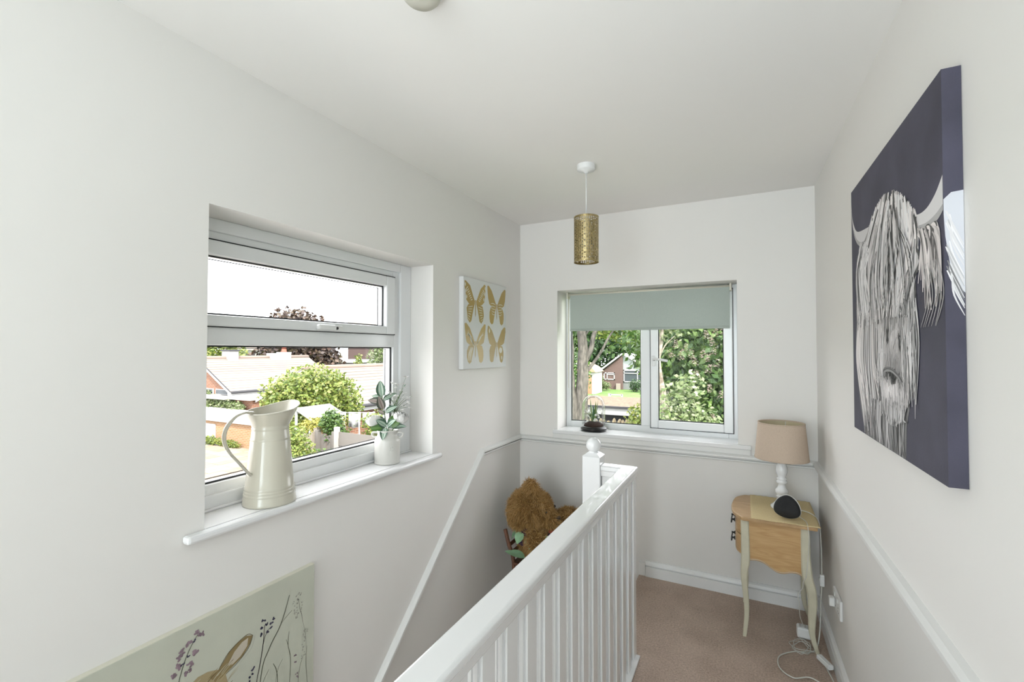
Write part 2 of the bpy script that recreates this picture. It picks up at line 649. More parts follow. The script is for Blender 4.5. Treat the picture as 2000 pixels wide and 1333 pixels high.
gasket(PL, y0 + 0.0715, 1.8255, 1.5845, 1.7945, 0.0055, 0.176, 0.182, sash)
gasket(PL, y0 + 0.0785, 1.8185, 1.5915, 1.7875, 0.003, 0.2055, 0.2085, sash, 'spacer_bar')
MB().box(XL - 0.196, XL - 0.190, y0 + 0.0705, 1.8265, 1.5835, 1.7955).build('pane', 'glass', sash)
gasket(PL, y0 + 0.0595, 1.8905, 0.9945, 1.4785, 0.0065, 0.178, 0.185, w1)
gasket(PL, y0 + 0.068, 1.8825, 1.0025, 1.4705, 0.003, 0.2115, 0.2145, w1, 'spacer_bar')
MB().box(XL - 0.202, XL - 0.196, y0 + 0.0585, 1.8915, 0.9935, 1.4795).build('pane', 'glass', w1)
# dark gap round the opening sash
gasket(PL, y0 + 0.018, 1.8945, 1.5415, 1.8505, 0.0035, 0.158, 0.17, w1, 'sash_seal')
# espagnolette handle at the sash foot
hd = MB().box(XL - 0.150, XL - 0.136, 1.385, 1.525, 1.546, 1.572, 0.005).build('handle', 'white_plastic', sash)
MB().box(XL - 0.136, XL - 0.114, 1.372, 1.468, 1.549, 1.573, 0.007).build('lever', 'white_plastic', sash)
b = MB()
b.lathe([(0.0065, 0), (0.0065, 0.004)], (XL - 0.1365, 1.487, 1.560), 16, True, Matrix.Rotation(pi / 2, 3, 'Y'))
b.build('keyhole', 'black', sash)
b = MB()
pr = [(-0.002, 0), (-0.152, 0), (-0.152, -0.022), (-0.002, -0.022)]
b.box(XL - 0.165, XL + 0.001, y0 + 0.001, y1 - 0.001, z0 - 0.001, z0 + 0.004)
b.box(XL + 0.0005, XL + 0.036, 0.786, 2.060, z0 - 0.020, z0 + 0.004, 0.008)
b.build('sill', 'gloss', w1)
b = MB()
b.box(XL - 0.152, XL - 0.138, y0 + 0.002, y1 - 0.002, z0 + 0.004, z0 + 0.013, 0.003)
b.build('bead', 'gloss', w1)

# ---- end window: fixed light left, opening casement right
PB = lambda a, d, c: (a, YB + d, c)
x0, x1, z0, z1 = BW['x0'], BW['x1'], BW['z0'], BW['z1']
b = MB()
frame_bars(b, PB, x0, x1, z0, z1, (0.035, 0.055, 0.045, 0.035), 0.185, 0.228)
b.box(-0.650, -0.583, YB + 0.187, YB + 0.228, z0 + 0.045, z1 - 0.035, 0.004)
w2 = b.build('window_2', 'upvc', kind='structure')
w2['label'] = 'white two-light window in the end wall with a half-drawn blind'
gasket(PB, x0 + 0.0345, -0.6495, z0 + 0.0445, z1 - 0.0345, 0.006, 0.20, 0.207, w2)
MB().box(x0 + 0.034, -0.649, YB + 0.219, YB + 0.224, z0 + 0.044, z1 - 0.034).build('pane', 'glass', w2)
b = MB()
frame_bars(b, PB, -0.582, -0.068, 0.932, 1.862, (0.050, 0.054, 0.052, 0.05), 0.170, 0.235, 0.006)
cs = b.build('casement', 'upvc', w2)
gasket(PB, -0.5325, -0.1215, 0.9835, 1.8125, 0.006, 0.195, 0.202, cs)
MB().box(-0.533, -0.121, YB + 0.214, YB + 0.219, 0.983, 1.813).build('pane', 'glass', cs)
gasket(PB, -0.586, -0.064, 0.928, 1.866, 0.004, 0.178, 0.19, w2, 'sash_seal')
hd = MB().box(-0.570, -0.545, YB + 0.158, YB + 0.170, 1.355, 1.425, 0.005).build('handle', 'white_plastic', cs)
b = MB()
b.tube(bez([(-0.557, YB + 0.16, 1.402), (-0.553, YB + 0.135, 1.404), (-0.52, YB + 0.128, 1.402), (-0.462, YB + 0.122, 1.392)], 5), [0.008] * 11 + [0.0085] * 5, 10)
b.build('lever', 'white_plastic', cs)
MB().box(-0.5605, -0.5495, YB + 0.1565, YB + 0.158, 1.392, 1.402).build('keyhole', 'black', cs)
b = MB()
b.box(x0 + 0.001, x1 - 0.001, YB - 0.001, YB + 0.19, z0 - 0.001, z0 + 0.004)
b.box(x0 - 0.03, 0.030, YB - 0.022, YB - 0.0005, z0 - 0.022, z0 + 0.004, 0.005)
b.build('sill', 'gloss', w2)
MB().box(x0 - 0.03, 0.027, YB - 0.012, YB - 0.0005, z0 - 0.055, z0 - 0.022, 0.003).build('sill_apron', 'wood_paint', w2)

# ---- roller blind
M['blind'] = weave('sage_linen_blind', (0.37, 0.425, 0.385), (0.50, 0.55, 0.505), 260, 90, 0.85, 0.25, 0.04)
M['cream'] = plain('cream_plastic', (0.72, 0.69, 0.58), 0.4)
bl = thing('roller_blind', 'sage green roller blind pulled part way down the end window', 'blind', (-0.62, YB + 0.13, 1.61))
b = MB()
X90 = Matrix.Rotation(pi / 2, 3, 'Y')
b.lathe([(0.014, 0), (0.014, 1.085)], (-1.163, YB + 0.135, 1.868), 20, True, X90)
b.build('roller', 'cream', bl)
b = MB()
n = 40
vs, fs = [], []
for i in range(n + 1):
    x = -1.145 + 1.062 * i / n
    for z in (1.866, 1.74, 1.618):
        vs.append((x, YB + 0.121 + 0.0012 * sin(i * 0.9) * (1.866 - z) * 4, z))
for i in range(n):
    for j in range(2):
        fs.append((i * 3 + j, i * 3 + 3 + j, i * 3 + 4 + j, i * 3 + 1 + j))
b.add(vs, fs, True)
b.build('fabric', 'blind', bl)
MB().box(-1.145, -0.083, YB + 0.116, YB + 0.126, 1.603, 1.619, 0.003).build('bottom_bar', 'blind', bl)
for x in (-1.172, -0.083):
    MB().box(x, x + 0.012, YB + 0.112, YB + 0.16, 1.842, 1.8905, 0.003).build('bracket', 'cream', bl)
b = MB()
for dy in (0.112, 0.124):
    b.tube([(-1.156, YB + dy, 1.85), (-1.158, YB + dy, 1.50), (-1.157, YB + 0.118, 1.20 - (0.124 - dy))], 0.0022, 6)
b.build('pull_chain', 'cream', bl)

# ================================================================== BALUSTRADE
ba = thing('balustrade', 'white painted balustrade with square spindles along the stairwell edge', 'balustrade', (-0.50, 1.0, 0))
RX0, RX1, RZ = -0.537, -0.463, 0.904
RY = 2.262


def rail_prof(c, w):
    return [(c - w, RZ - 0.006), (c - w + 0.006, RZ), (c + w - 0.006, RZ), (c + w, RZ - 0.006), (c + w, RZ - 0.020), (c + w - 0.004, RZ - 0.026), (c + w - 0.007, RZ - 0.052), (c - w + 0.007, RZ - 0.052), (c - w + 0.004, RZ - 0.026), (c - w, RZ - 0.020)]


cx, hw = (RX0 + RX1) / 2, (RX1 - RX0) / 2
b = MB()
pf = rail_prof(0, hw)
vs = [(cx + o, -2.0, z) for o, z in pf] + [(cx + o, RY - hw + o, z) for o, z in pf] + [(-0.628, RY - hw + o, z) for o, z in pf]
m = len(pf)
fs = [tuple(range(m)), tuple(2 * m + j for j in range(m - 1, -1, -1))]
for i in range(2):
    fs += [(i * m + j, i * m + (j + 1) % m, (i + 1) * m + (j + 1) % m, (i + 1) * m + j) for j in range(m)]
b.add(vs, fs)
b.build('handrail', 'gloss', ba, bevel=0.003)
# spindles: square, the faces along the run carry two reeds
SP = [(-0.018, -0.0245), (-0.012, -0.0262), (-0.009, -0.0262), (-0.007, -0.0225), (-0.003, -0.0220), (-0.001, -0.0262), (0.005, -0.0262), (0.007, -0.0222), (0.011, -0.0218), (0.013, -0.0258), (0.018, -0.0258)]
outline = SP + [(x, -y) for x, y in reversed(SP)]
k = 0
y = 2.232
sp_mesh = None
while y > -1.95:
    px = cx + 0.008
    if sp_mesh is None:
        o = MB().prism([(px + a, y + c, 0.012) for a, c in outline], (0, 0, RZ - 0.052 - 0.012)).build('spindle', 'gloss', ba)
        sp_mesh, y_first = o, y
    else:
        o = sp_mesh.copy()
        COL.objects.link(o)
        o.location = sp_mesh.location + Vector((0, y - y_first, 0))
    y -= 0.1075
MB().box(-0.625, -0.55, RY - hw - 0.018, RY - hw + 0.018, 0.012, RZ - 0.052).build('return_panel', 'gloss', ba)
b = MB()
b.box(-0.530, -0.455, -2.0, RY - 0.005, 0, 0.013, 0.005)
b.build('base_rail', 'gloss', ba)
# newel post with ball finial
nw = MB()
ny = RY - hw
nx = -0.672
nw.box(nx - 0.044, nx + 0.044, ny - 0.044, ny + 0.044, 0.0, 0.944, 0.003)
newel = nw.build('newel_post', 'gloss', ba)
b = MB()
q = 0.044
vs = [(nx + sx * q, ny + sy * q, 0.944) for sx, sy in ((-1, -1), (1, -1), (1, 1), (-1, 1))]
vs += [(nx + sx * 0.024, ny + sy * 0.024, 0.959) for sx, sy in ((-1, -1), (1, -1), (1, 1), (-1, 1))]
b.add(vs, [(0, 1, 5, 4), (1, 2, 6, 5), (2, 3, 7, 6), (3, 0, 4, 7), (4, 5, 6, 7)])
b.lathe([(0.024, 0), (0.025, 0.004), (0.021, 0.008), (0.018, 0.012)], (nx, ny, 0.956), 24)
b.build('cap', 'gloss', newel)
MB().ball((nx, ny, 0.994), 0.0365, 28, 18).build('ball_finial', 'gloss', newel)

# ================================================================== CEILING FITTINGS
M['brass'] = plain('antique_brass', (0.46, 0.37, 0.19), 0.30, 1.0, var=0.25, scale=60)
lx, ly = -0.709, 2.232
pd = thing('pendant_lamp', 'pierced antique brass cylinder pendant hanging by a white cord', 'pendant lamp', (lx, ly, 1.906))
MB().lathe([(0.046, 2.40), (0.046, 2.378), (0.043, 2.373), (0.012, 2.366), (0.010, 2.360), (0.003, 2.358)], (lx, ly, 0), 32, False).build('ceiling_rose', 'white_plastic', pd)
MB().tube([(lx, ly, 2.365), (lx, ly, 2.14)], 0.0028, 8).build('cord', 'white_plastic', pd)
b = MB()
b.lathe([(0.006, 2.14), (0.013, 2.135), (0.018, 2.115), (0.018, 2.08), (0.014, 2.07)], (lx, ly, 0), 20)
b.build('lamp_holder', 'white_plastic', pd)
b = MB()
b.lathe([(0.013, 2.072), (0.014, 2.055), (0.026, 2.03), (0.030, 2.005), (0.024, 1.982), (0.010, 1.972), (0.0001, 1.970)], (lx, ly, 0), 20)
b.build('bulb', plain('opal_bulb', (0.8, 0.8, 0.78), 0.3), pd)
# pierced shade: grid of cells, each with a diamond cut-out
NA, NZ, R0, Zb, Zt = 34, 30, 0.0615, 1.906, 2.134
b = MB()
vs, fs = [], []


def sv(a, zz):
    ang = 2 * pi * a / NA
    vs.append((lx + R0 * cos(ang), ly + R0 * sin(ang), Zb + (Zt - Zb) * zz / NZ))
    return len(vs) - 1


grid = {}
for i in range(NA):
    for j in range(NZ + 1):
        grid[(i, j)] = sv(i, j)
for i in range(NA):
    for j in range(NZ):
        A, B, Cc, D = grid[(i, j)], grid[((i + 1) % NA, j)], grid[((i + 1) % NA, j + 1)], grid[(i, j + 1)]
        if j in (0, NZ - 1):
            fs.append((A, B, Cc, D))
            continue
        ph = (i % 4, j % 4)
        q = 0.46 if ph in ((0, 1), (1, 0), (2, 1), (1, 2)) else (0.38 if ph in ((3, 3),) else 0.27)
        if j <= 2 or j >= NZ - 3:
            q = 0.44
        if ph == (1, 1):
            fs.append((A, B, Cc, D))
            continue
        S, E, Nn, Wt = sv(i + .5, j + .5 - q), sv(i + .5 + q, j + .5), sv(i + .5, j + .5 + q), sv(i + .5 - q, j + .5)
        fs += [(A, B, S), (B, E, S), (B, Cc, E), (Cc, Nn, E), (Cc, D, Nn), (D, Wt, Nn), (D, A, Wt), (A, S, Wt)]
b.add(vs, fs, False)
sh = b.build('shade', 'brass', pd)
sh.modifiers.new('thickness', 'SOLIDIFY').thickness = 0.0009
for z in (Zb, Zt):
    b = MB()
    b.lathe([(R0 - 0.0012, z - 0.0015), (R0 + 0.0012, z - 0.0015), (R0 + 0.0012, z + 0.0015), (R0 - 0.0012, z + 0.0015), (R0 - 0.0012, z - 0.0015)], (lx, ly, 0), 44, False)
    b.build('rim', 'brass', pd)
for k in range(3):
    b = MB()
    a = 2 * pi * k / 3
    b.tube([(lx + 0.016 * cos(a), ly + 0.016 * sin(a), 2.125), (lx + R0 * cos(a), ly + R0 * sin(a), 2.132)], 0.0012, 6)
    b.build('spoke', 'brass', pd)

sm = thing('smoke_alarm', 'round off-white smoke alarm on the ceiling', 'smoke alarm', (-0.735, 0.935, H))
MB().lathe([(0.058, 2.40), (0.058, 2.388), (0.054, 2.384), (0.02, 2.383), (0.0001, 2.383)], (-0.735, 0.935, 0), 36, False).build('base', 'white_plastic', sm)
MB().lathe([(0.050, 2.384), (0.049, 2.372), (0.042, 2.364), (0.015, 2.362), (0.0001, 2.362)], (-0.735, 0.935, 0), 36, False).build('cover', plain('aged_plastic', (0.60, 0.58, 0.50), 0.45), sm)

# ================================================================== CANVASES
M['paint'] = attr_mat('canvas_print', 0.75)
rnd = random.Random(7)


def ribbon(b, f, pts, w0, col, lift, n=7, taper=True):
    """painted stroke on a flat face; f(u, v, lift) -> point, pts = control points in metres"""
    C2 = bez([(p[0], p[1], 0) for p in pts], n)
    vs, fs = [], []
    m = len(C2)
    for i, p in enumerate(C2):
        t = (C2[min(i + 1, m - 1)] - C2[max(i - 1, 0)])
        if t.length < 1e-9:
            t = Vector((0, -1, 0))
        t.normalize()
        s = Vector((-t.y, t.x, 0))
        e = i / (m - 1)
        w = w0 * (0.35 + 0.65 * sin(pi * min(1, e * 0.9 + 0.12))) if taper else w0
        for q in (-1, 1):
            d = p + s * w * 0.5 * q
            vs.append(f(d.x, d.y, lift))
    for i in range(m - 1):
        fs.append((2 * i, 2 * i + 1, 2 * i + 3, 2 * i + 2))
    b.add(vs, fs, False, col)


def poly(b, f, pts, col, lift):
    b.add([f(p[0], p[1], lift) for p in pts], [tuple(range(len(pts)))], False, col)


# ---- shaggy cow canvas on the right wall
CW, CHh, CYF, CZ0 = 0.81, 0.84, 2.02, 1.19


def fc(u, v, lift):          # u, v in metres from far bottom corner
    y = CYF - u
    return (XR(y) - 0.031 - lift, y, CZ0 + v)


M['navy_canvas'] = plain('dark_plum_navy_canvas', (0.062, 0.058, 0.088), 0.7, var=0.22, scale=7, bump=0.25, bscale=500)
cc = thing('highland_cow_canvas', 'tall dark canvas of a shaggy pale cow on the right wall', 'canvas print', (XR(1.6) - 0.015, 1.61, CZ0))
b = MB()
vs = [(XR(y) - d, y, z) for y in (CYF - CW, CYF) for d in (0.0005, 0.031) for z in (CZ0, CZ0 + CHh)]
b.add(vs, [(0, 1, 3, 2), (4, 6, 7, 5), (0, 4, 5, 1), (2, 3, 7, 6), (0, 2, 6, 4), (1, 5, 7, 3)])
b.build('canvas', 'navy_canvas', cc)
b = MB()


def grey(a, warm=0.0):
    return (a * (1.0 + warm), a * 0.965, a * (0.97 - warm * 0.4))


def S(pts):
    return [(p[0] * CW, p[1] * CHh) for p in pts]


L0 = 0.0004


def smooth(pts):
    return [(p.x, p.y) for p in bez([(a, c, 0) for a, c in pts], 6)]


# horns, shaded along their undersides
poly(b, fc, S(smooth([(0.001, 0.985), (0.010, 0.91), (0.05, 0.845), (0.12, 0.805), (0.29, 0.785)]) + smooth([(0.27, 0.725), (0.17, 0.735), (0.09, 0.768), (0.035, 0.83), (0.001, 0.93)])), grey(0.70), L0)
poly(b, fc, S(smooth([(0.25, 0.745), (0.16, 0.755), (0.09, 0.785), (0.045, 0.83)]) + smooth([(0.035, 0.83), (0.09, 0.768), (0.17, 0.735), (0.25, 0.728)])), grey(0.45), L0 * 1.2)
poly(b, fc, S(smooth([(0.77, 0.705), (0.84, 0.692), (0.90, 0.695), (0.955, 0.715), (0.999, 0.745)]) + smooth([(0.999, 0.66), (0.96, 0.645), (0.88, 0.640), (0.79, 0.65)])), grey(0.78), L0)
poly(b, fc, S(smooth([(0.999, 0.675), (0.95, 0.662), (0.88, 0.657), (0.79, 0.668)]) + smooth([(0.79, 0.65), (0.88, 0.640), (0.96, 0.645), (0.999, 0.66)])), grey(0.50), L0 * 1.2)
# head underpainting
poly(b, fc, S([(0.20, 0.735), (0.29, 0.775), (0.34, 0.80), (0.46, 0.83), (0.60, 0.80), (0.68, 0.755), (0.74, 0.70), (0.775, 0.64), (0.79, 0.56), (0.81, 0.42), (0.815, 0.36), (0.80, 0.24), (0.74, 0.18), (0.70, 0.10), (0.69, 0.002), (0.20, 0.002), (0.13, 0.09), (0.075, 0.21), (0.08, 0.31), (0.10, 0.45), (0.06, 0.60), (0.10, 0.71)]), grey(0.20), L0 * 1.4)
lift = [L0 * 2]


def stroke(pts, w, a, warm=0.0):
    lift[0] += 0.0000012
    ribbon(b, fc, S(pts), w, grey(a, warm), lift[0])


# forelock: falls from the crown in thick locks and parts to both sides


def crown(u):
    return 0.848 - 1.45 * abs(u - 0.50) ** 2.0


for i in range(460):
    k = i / 460
    u0 = rnd.uniform(0.29, 0.815)
    sy = crown(u0) - (rnd.random() ** 1.6) * 0.16 * (1 - 0.3 * k) - 0.004
    sx = u0
    spread = (u0 - 0.57)
    tx = 0.46 + spread * (1.25 if spread < 0 else 0.95) + rnd.uniform(-0.05, 0.07)
    ty = 0.40 + rnd.uniform(-0.03, 0.13) + 0.10 * max(0, spread)
    bow = 0.05 if spread > 0 else -0.07
    mx = sx + (tx - sx) * 0.35 + bow * rnd.uniform(0.4, 1.2)
    m2 = sx + (tx - sx) * 0.8 + bow * rnd.uniform(0.2, 0.9)
    a = rnd.choice((0.09, 0.36, 0.60, 0.74, 0.82, 0.88, 0.94))
    stroke([(sx, sy), (mx, sy + (ty - sy) * 0.33), (m2, sy + (ty - sy) * 0.68), (tx, ty)], rnd.uniform(0.006, 0.019), a, rnd.uniform(-0.01, 0.05))
# hair of the left side
for i in range(70):
    s0 = rnd.random()
    sx, sy = 0.14 + 0.16 * s0, 0.74 - 0.03 * s0 + rnd.uniform(-0.04, 0.02)
    tx = 0.10 + 0.2 * s0 + rnd.uniform(-0.04, 0.03)
    ty = 0.42 + rnd.uniform(-0.04, 0.1)
    stroke([(sx, sy), (sx - 0.06, (sy + ty) / 2 + 0.05), (tx, ty)], rnd.uniform(0.006, 0.016), rnd.choice((0.10, 0.48, 0.72, 0.84, 0.92)))
# ear fringe on the right
for i in range(60):
    s0 = rnd.random()
    sx, sy = 0.82 + 0.13 * s0, 0.66 - 0.02 * s0 + rnd.uniform(-0.03, 0.0)
    tx = min(0.985, 0.83 + 0.15 * s0 + rnd.uniform(-0.02, 0.05))
    ty = 0.45 + rnd.uniform(-0.03, 0.1)
    stroke([(sx, sy), (sx + 0.03, (sy + ty) / 2 + 0.04), (tx, ty)], rnd.uniform(0.005, 0.011), rnd.choice((0.12, 0.52, 0.74, 0.86)), 0.05)
for i in range(7):
    sx = 0.86 + i * 0.018
    stroke([(sx, 0.55), (sx + 0.03, 0.46), (sx - 0.01 + rnd.uniform(-.02, .02), 0.385)], 0.0045, 0.42)
# cheek hair, long on the left, shorter on the right, down to the neck
for i in range(150):
    s0 = rnd.random()
    sx = 0.10 + 0.32 * s0
    sy = 0.46 + rnd.uniform(-0.06, 0.02)
    tx = 0.20 + 0.40 * s0 * s0 + rnd.uniform(-0.03, 0.03)
    ty = max(0.003, rnd.uniform(0.0, 0.16))
    if s0 > 0.75:
        ty = max(ty, 0.2)
    stroke([(sx, sy), (sx - 0.03 + 0.03 * s0, 0.28), (tx, ty)], rnd.uniform(0.006, 0.013), rnd.choice((0.09, 0.36, 0.56, 0.70, 0.80, 0.88)), rnd.uniform(-0.02, 0.05))
for i in range(70):
    s0 = rnd.random()
    sx = 0.66 + 0.14 * s0
    ty = 0.19 + rnd.uniform(-0.02, 0.12)
    stroke([(sx, 0.46 + rnd.uniform(-0.05, 0.02)), (sx + 0.02, 0.34), (sx + 0.01 - 0.02 * s0, ty)], rnd.uniform(0.005, 0.011), rnd.choice((0.15, 0.46, 0.66, 0.80)))
for i in range(60):
    sx = rnd.uniform(0.30, 0.69)
    stroke([(sx, 0.15), (sx - 0.01, 0.08), (sx + rnd.uniform(-0.02, 0.02), 0.003)], rnd.uniform(0.006, 0.012), rnd.choice((0.09, 0.24, 0.42, 0.55)))
# muzzle: many short strokes whose tone follows the modelling of the nose, mouth and chin
lift[0] += 0.0001


def gs(u, v, cu, cv, su, sv):
    return math.exp(-((u - cu) / su) ** 2 - ((v - cv) / sv) ** 2)


def tone(u, v):
    t = 0.58
    t += 0.30 * gs(u, v, 0.455, 0.32, 0.035, 0.07) + 0.32 * gs(u, v, 0.735, 0.29, 0.04, 0.07)
    t += 0.10 * gs(u, v, 0.60, 0.37, 0.05, 0.03)
    t -= 0.26 * gs(u, v, 0.60, 0.285, 0.10, 0.028)
    t -= 0.75 * gs(u, v, 0.57, 0.246 - 0.10 * abs(u - 0.56), 0.14, 0.016)
    t -= 0.60 * gs(u, v, 0.536, 0.372, 0.017, 0.030) + 0.60 * gs(u, v, 0.668, 0.350, 0.017, 0.028)
    t += 0.38 * gs(u, v, 0.55, 0.198, 0.085, 0.030)
    t -= 0.26 * gs(u, v, 0.62, 0.150, 0.05, 0.018)
    t += 0.20 * gs(u, v, 0.63, 0.165, 0.02, 0.02)
    t -= 0.22 * gs(u, v, 0.58, 0.405, 0.13, 0.012)
    return max(0.025, min(0.93, t))


cells = []
for i in range(46):
    for j in range(64):
        u = 0.42 + 0.35 * (i + rnd.random()) / 46
        v = 0.115 + 0.30 * (j + rnd.random()) / 64
        top = 0.415 - 0.25 * (u - 0.58) ** 2
        wd = 0.165 - 0.05 * max(0, (0.24 - v) / 0.12)
        if v > top or abs(u - 0.595) > wd or (v < 0.17 and ((u - 0.58) / 0.13) ** 2 + ((v - 0.18) / 0.07) ** 2 > 1):
            continue
        cells.append((v, u))
rnd.shuffle(cells)
for v, u in cells:
    L = rnd.uniform(0.010, 0.022)
    a = tone(u, v) * rnd.uniform(0.88, 1.12)
    stroke([(u, v + L), (u + rnd.uniform(-.004, .004), v), (u + rnd.uniform(-.006, .006), v - L)], rnd.uniform(0.006, 0.010), a, 0.02)
for i in range(11):         # mouth line and nostrils
    o = rnd.uniform(-0.008, 0.012)
    stroke([(0.44 + rnd.uniform(0, .03), 0.226 + o), (0.495, 0.256 + o), (0.565, 0.262 + o * 0.8), (0.64, 0.246 + o), (0.70 - rnd.uniform(0, .02), 0.222 + o)], 0.005, rnd.choice((0.05, 0.10, 0.2, 0.34)))
for (nu, nv, sl) in ((0.537, 0.372, -0.010), (0.668, 0.350, 0.012)):
    for i in range(5):
        du = (i - 2) * 0.005
        stroke([(nu + du - sl, nv + 0.026 - 0.006 * abs(i - 2)), (nu + du, nv), (nu + du - sl * 0.6, nv - 0.024 + 0.006 * abs(i - 2))], 0.005, (0.28, 0.06, 0.03, 0.08, 0.30)[i])
for i in range(60):
    t = rnd.uniform(-1, 1)
    sx = 0.575 + 0.12 * t
    stroke([(sx, 0.15 + rnd.uniform(-0.01, 0.02)), (sx, 0.12), (sx + rnd.uniform(-.02, .02), 0.085 + 0.03 * t * t)], 0.005, rnd.choice((0.2, 0.4, 0.6, 0.7)))
for i in range(46):         # loose strands across the cheeks and jaw
    sx = rnd.choice((rnd.uniform(0.40, 0.50), rnd.uniform(0.68, 0.80)))
    sy = rnd.uniform(0.30, 0.44)
    stroke([(sx, sy), (sx + rnd.uniform(-.015, .015), sy - 0.07), (sx + rnd.uniform(-.02, .02), sy - rnd.uniform(0.10, 0.17))], 0.0055, rnd.choice((0.2, 0.6, 0.75, 0.88)))
# last bright strands over the brow
for i in range(40):
    sx = rnd.uniform(0.30, 0.80)
    stroke([(sx * 0.6 + 0.22, 0.72 + rnd.uniform(-0.06, 0.06)), (sx, 0.58), (sx + rnd.uniform(-.02, .03), 0.44 + rnd.uniform(-.05, .05))], 0.005, rnd.choice((0.08, 0.7, 0.76)))
b.build('painted_cow', 'paint', cc)
# the print wraps round the near edge
b = MB()
fs_ = lambda u, v, l: (XR(CYF - CW) - 0.031 + u, CYF - CW - 0.0004 - l, CZ0 + v)
poly(b, fs_, [(0, 0.575), (0, 0.545), (0.002, 0.50), (0.010, 0.43), (0.020, 0.40), (0.0305, 0.385), (0.0305, 0.590), (0.012, 0.588)], (0.62, 0.62, 0.66), 0)
for i in range(26):
    v0 = rnd.uniform(0.40, 0.56)
    ribbon(b, fs_, [(0.002 + rnd.random() * 0.01, v0), (0.014, v0 - 0.03), (0.029, v0 - 0.07)], 0.003, grey(rnd.choice((0.2, 0.5, 0.7, 0.8))), 0.0001 + i * 0.000002, 4)
b.build('painted_edge', 'paint', cc)

# ---- gold butterflies canvas on the left wall
bx, by0, by1, bz0, bz1 = -1.463, 2.264, 2.803, 1.350, 1.898
bt = thing('butterfly_canvas', 'white canvas with four gold butterflies beside the side window', 'canvas print', (XL + 0.015, 2.53, bz0))
MB().box(XL + 0.0005, bx, by0, by1, bz0, bz1, 0.003).build('canvas', plain('white_canvas', (0.74, 0.74, 0.735), 0.75, bump=0.2, bscale=600), bt)
fb = lambda u, v, l: (bx + 0.0003 + l, by0 + u, bz0 + v)
GOLD, PALE = (0.42, 0.29, 0.085), (0.70, 0.68, 0.58)
M['gold'] = attr_mat('gold_foil_print', 0.42)


def butterfly(cu, cv, s, seed, jag, style):
    r = random.Random(seed)
    b = MB()
    fore = [(0.008, 0.01), (0.030, 0.045), (0.065, 0.095), (0.105, 0.125), (0.122, 0.122), (0.120, 0.085), (0.112, 0.045), (0.098, 0.012), (0.070, -0.004), (0.030, -0.012), (0.010, -0.010)]
    hind = [(0.010, -0.006), (0.040, -0.006), (0.078, -0.010), (0.094, -0.040), (0.096, -0.075), (0.088, -0.105), (0.066, -0.118), (0.046, -0.108), (0.036, -0.075), (0.022, -0.035)]
    l = 0.0
    for side in (-1, 1):
        for wing in (fore, hind):
            pts = []
            for i, (a, c) in enumerate(wing):
                if jag and a > 0.06:
                    a, c = a + r.uniform(-jag, jag), c + r.uniform(-jag, jag)
                pts.append((cu + side * a * s, cv + c * s))
            l += 0.00001
            kk = r.uniform(0.9, 1.12)
            poly(b, fb, pts, tuple(c * kk for c in GOLD), l)
    # pale cut-outs
    l += 0.00005
    for side in (-1, 1):
        if style == 0:
            for i in range(7):
                t = i / 6
                ribbon(b, fb, [(cu + side * s * (0.035 + 0.05 * t), cv + s * (0.02 + 0.07 * t)), (cu + side * s * (0.055 + 0.052 * t), cv + s * (0.012 + 0.06 * t))], 0.006, PALE, l, 3)
            for i in range(6):
                t = i / 5
                ribbon(b, fb, [(cu + side * s * (0.030 + 0.035 * t), cv - s * (0.02 + 0.085 * t)), (cu + side * s * (0.085), cv - s * (0.03 + 0.06 * t))], 0.0045, PALE, l, 3)
            for i in range(3):
                poly(b, fb, [(cu + side * s * (0.098 + 0.008 * i + 0.006 * cos(t)), cv + s * (0.03 + 0.035 * i + 0.012 * sin(t))) for t in (0, 1, 2, 3, 4, 5)], PALE, l + 0.00001)
        elif style == 1:
            for i in range(5):
                ribbon(b, fb, [(cu + side * s * 0.022, cv + s * (0.012 - i * 0.016)), (cu + side * s * 0.05, cv + s * (0.018 - i * 0.018)), (cu + side * s * (0.082 - 0.004 * i), cv + s * (0.014 - i * 0.014))], 0.005, PALE, l, 4)
        elif style == 2:
            ks = (0, 1, 2, 3) if side < 0 else (1, 2)
            for i in ks:
                ribbon(b, fb, [(cu + side * s * 0.018, cv + s * (0.004 - i * 0.006)), (cu + side * s * (0.05 + 0.004 * i), cv + s * (0.02 + 0.012 * i)), (cu + side * s * (0.085 + 0.006 * i), cv + s * (0.085 - 0.012 * i))], 0.0055, PALE, l, 5)
            if side < 0:
                for i in range(3):
                    ribbon(b, fb, [(cu + side * s * (0.03 + 0.01 * i), cv - s * 0.02), (cu + side * s * (0.05 + 0.012 * i), cv - s * 0.06), (cu + side * s * (0.052 + 0.012 * i), cv - s * 0.10)], 0.0055, PALE, l, 5)
        else:
            if side > 0:
                poly(b, fb, [(cu + s * (0.055 + 0.022 * cos(t)), cv - s * (0.035 + 0.02 * sin(t))) for t in [i * 0.7 for i in range(9)]], PALE, l)
                poly(b, fb, [(cu + s * (0.07 + 0.007 * cos(t)), cv - s * (0.085 + 0.014 * sin(t))) for t in [i * 0.7 for i in range(9)]], PALE, l + 0.00001)
            else:
                poly(b, fb, [(cu - s * (0.098 + 0.007 * cos(t)), cv + s * (0.09 + 0.016 * sin(t))) for t in [i * 0.7 for i in range(9)]], PALE, l)
    l += 0.0001
    poly(b, fb, [(cu - 0.005, cv + 0.018 * s), (cu + 0.005, cv + 0.018 * s), (cu + 0.004, cv - 0.07 * s), (cu, cv - 0.085 * s), (cu - 0.004, cv - 0.07 * s)], GOLD, l)
    b.build('gold_butterfly', 'gold', bt)


butterfly(0.136, 0.400, 1.02, 1, 0.006, 0)
butterfly(0.405, 0.400, 1.02, 2, 0.001, 1)
butterfly(0.136, 0.150, 1.0, 3, 0.002, 2)
butterfly(0.405, 0.148, 1.0, 4, 0.005, 3)

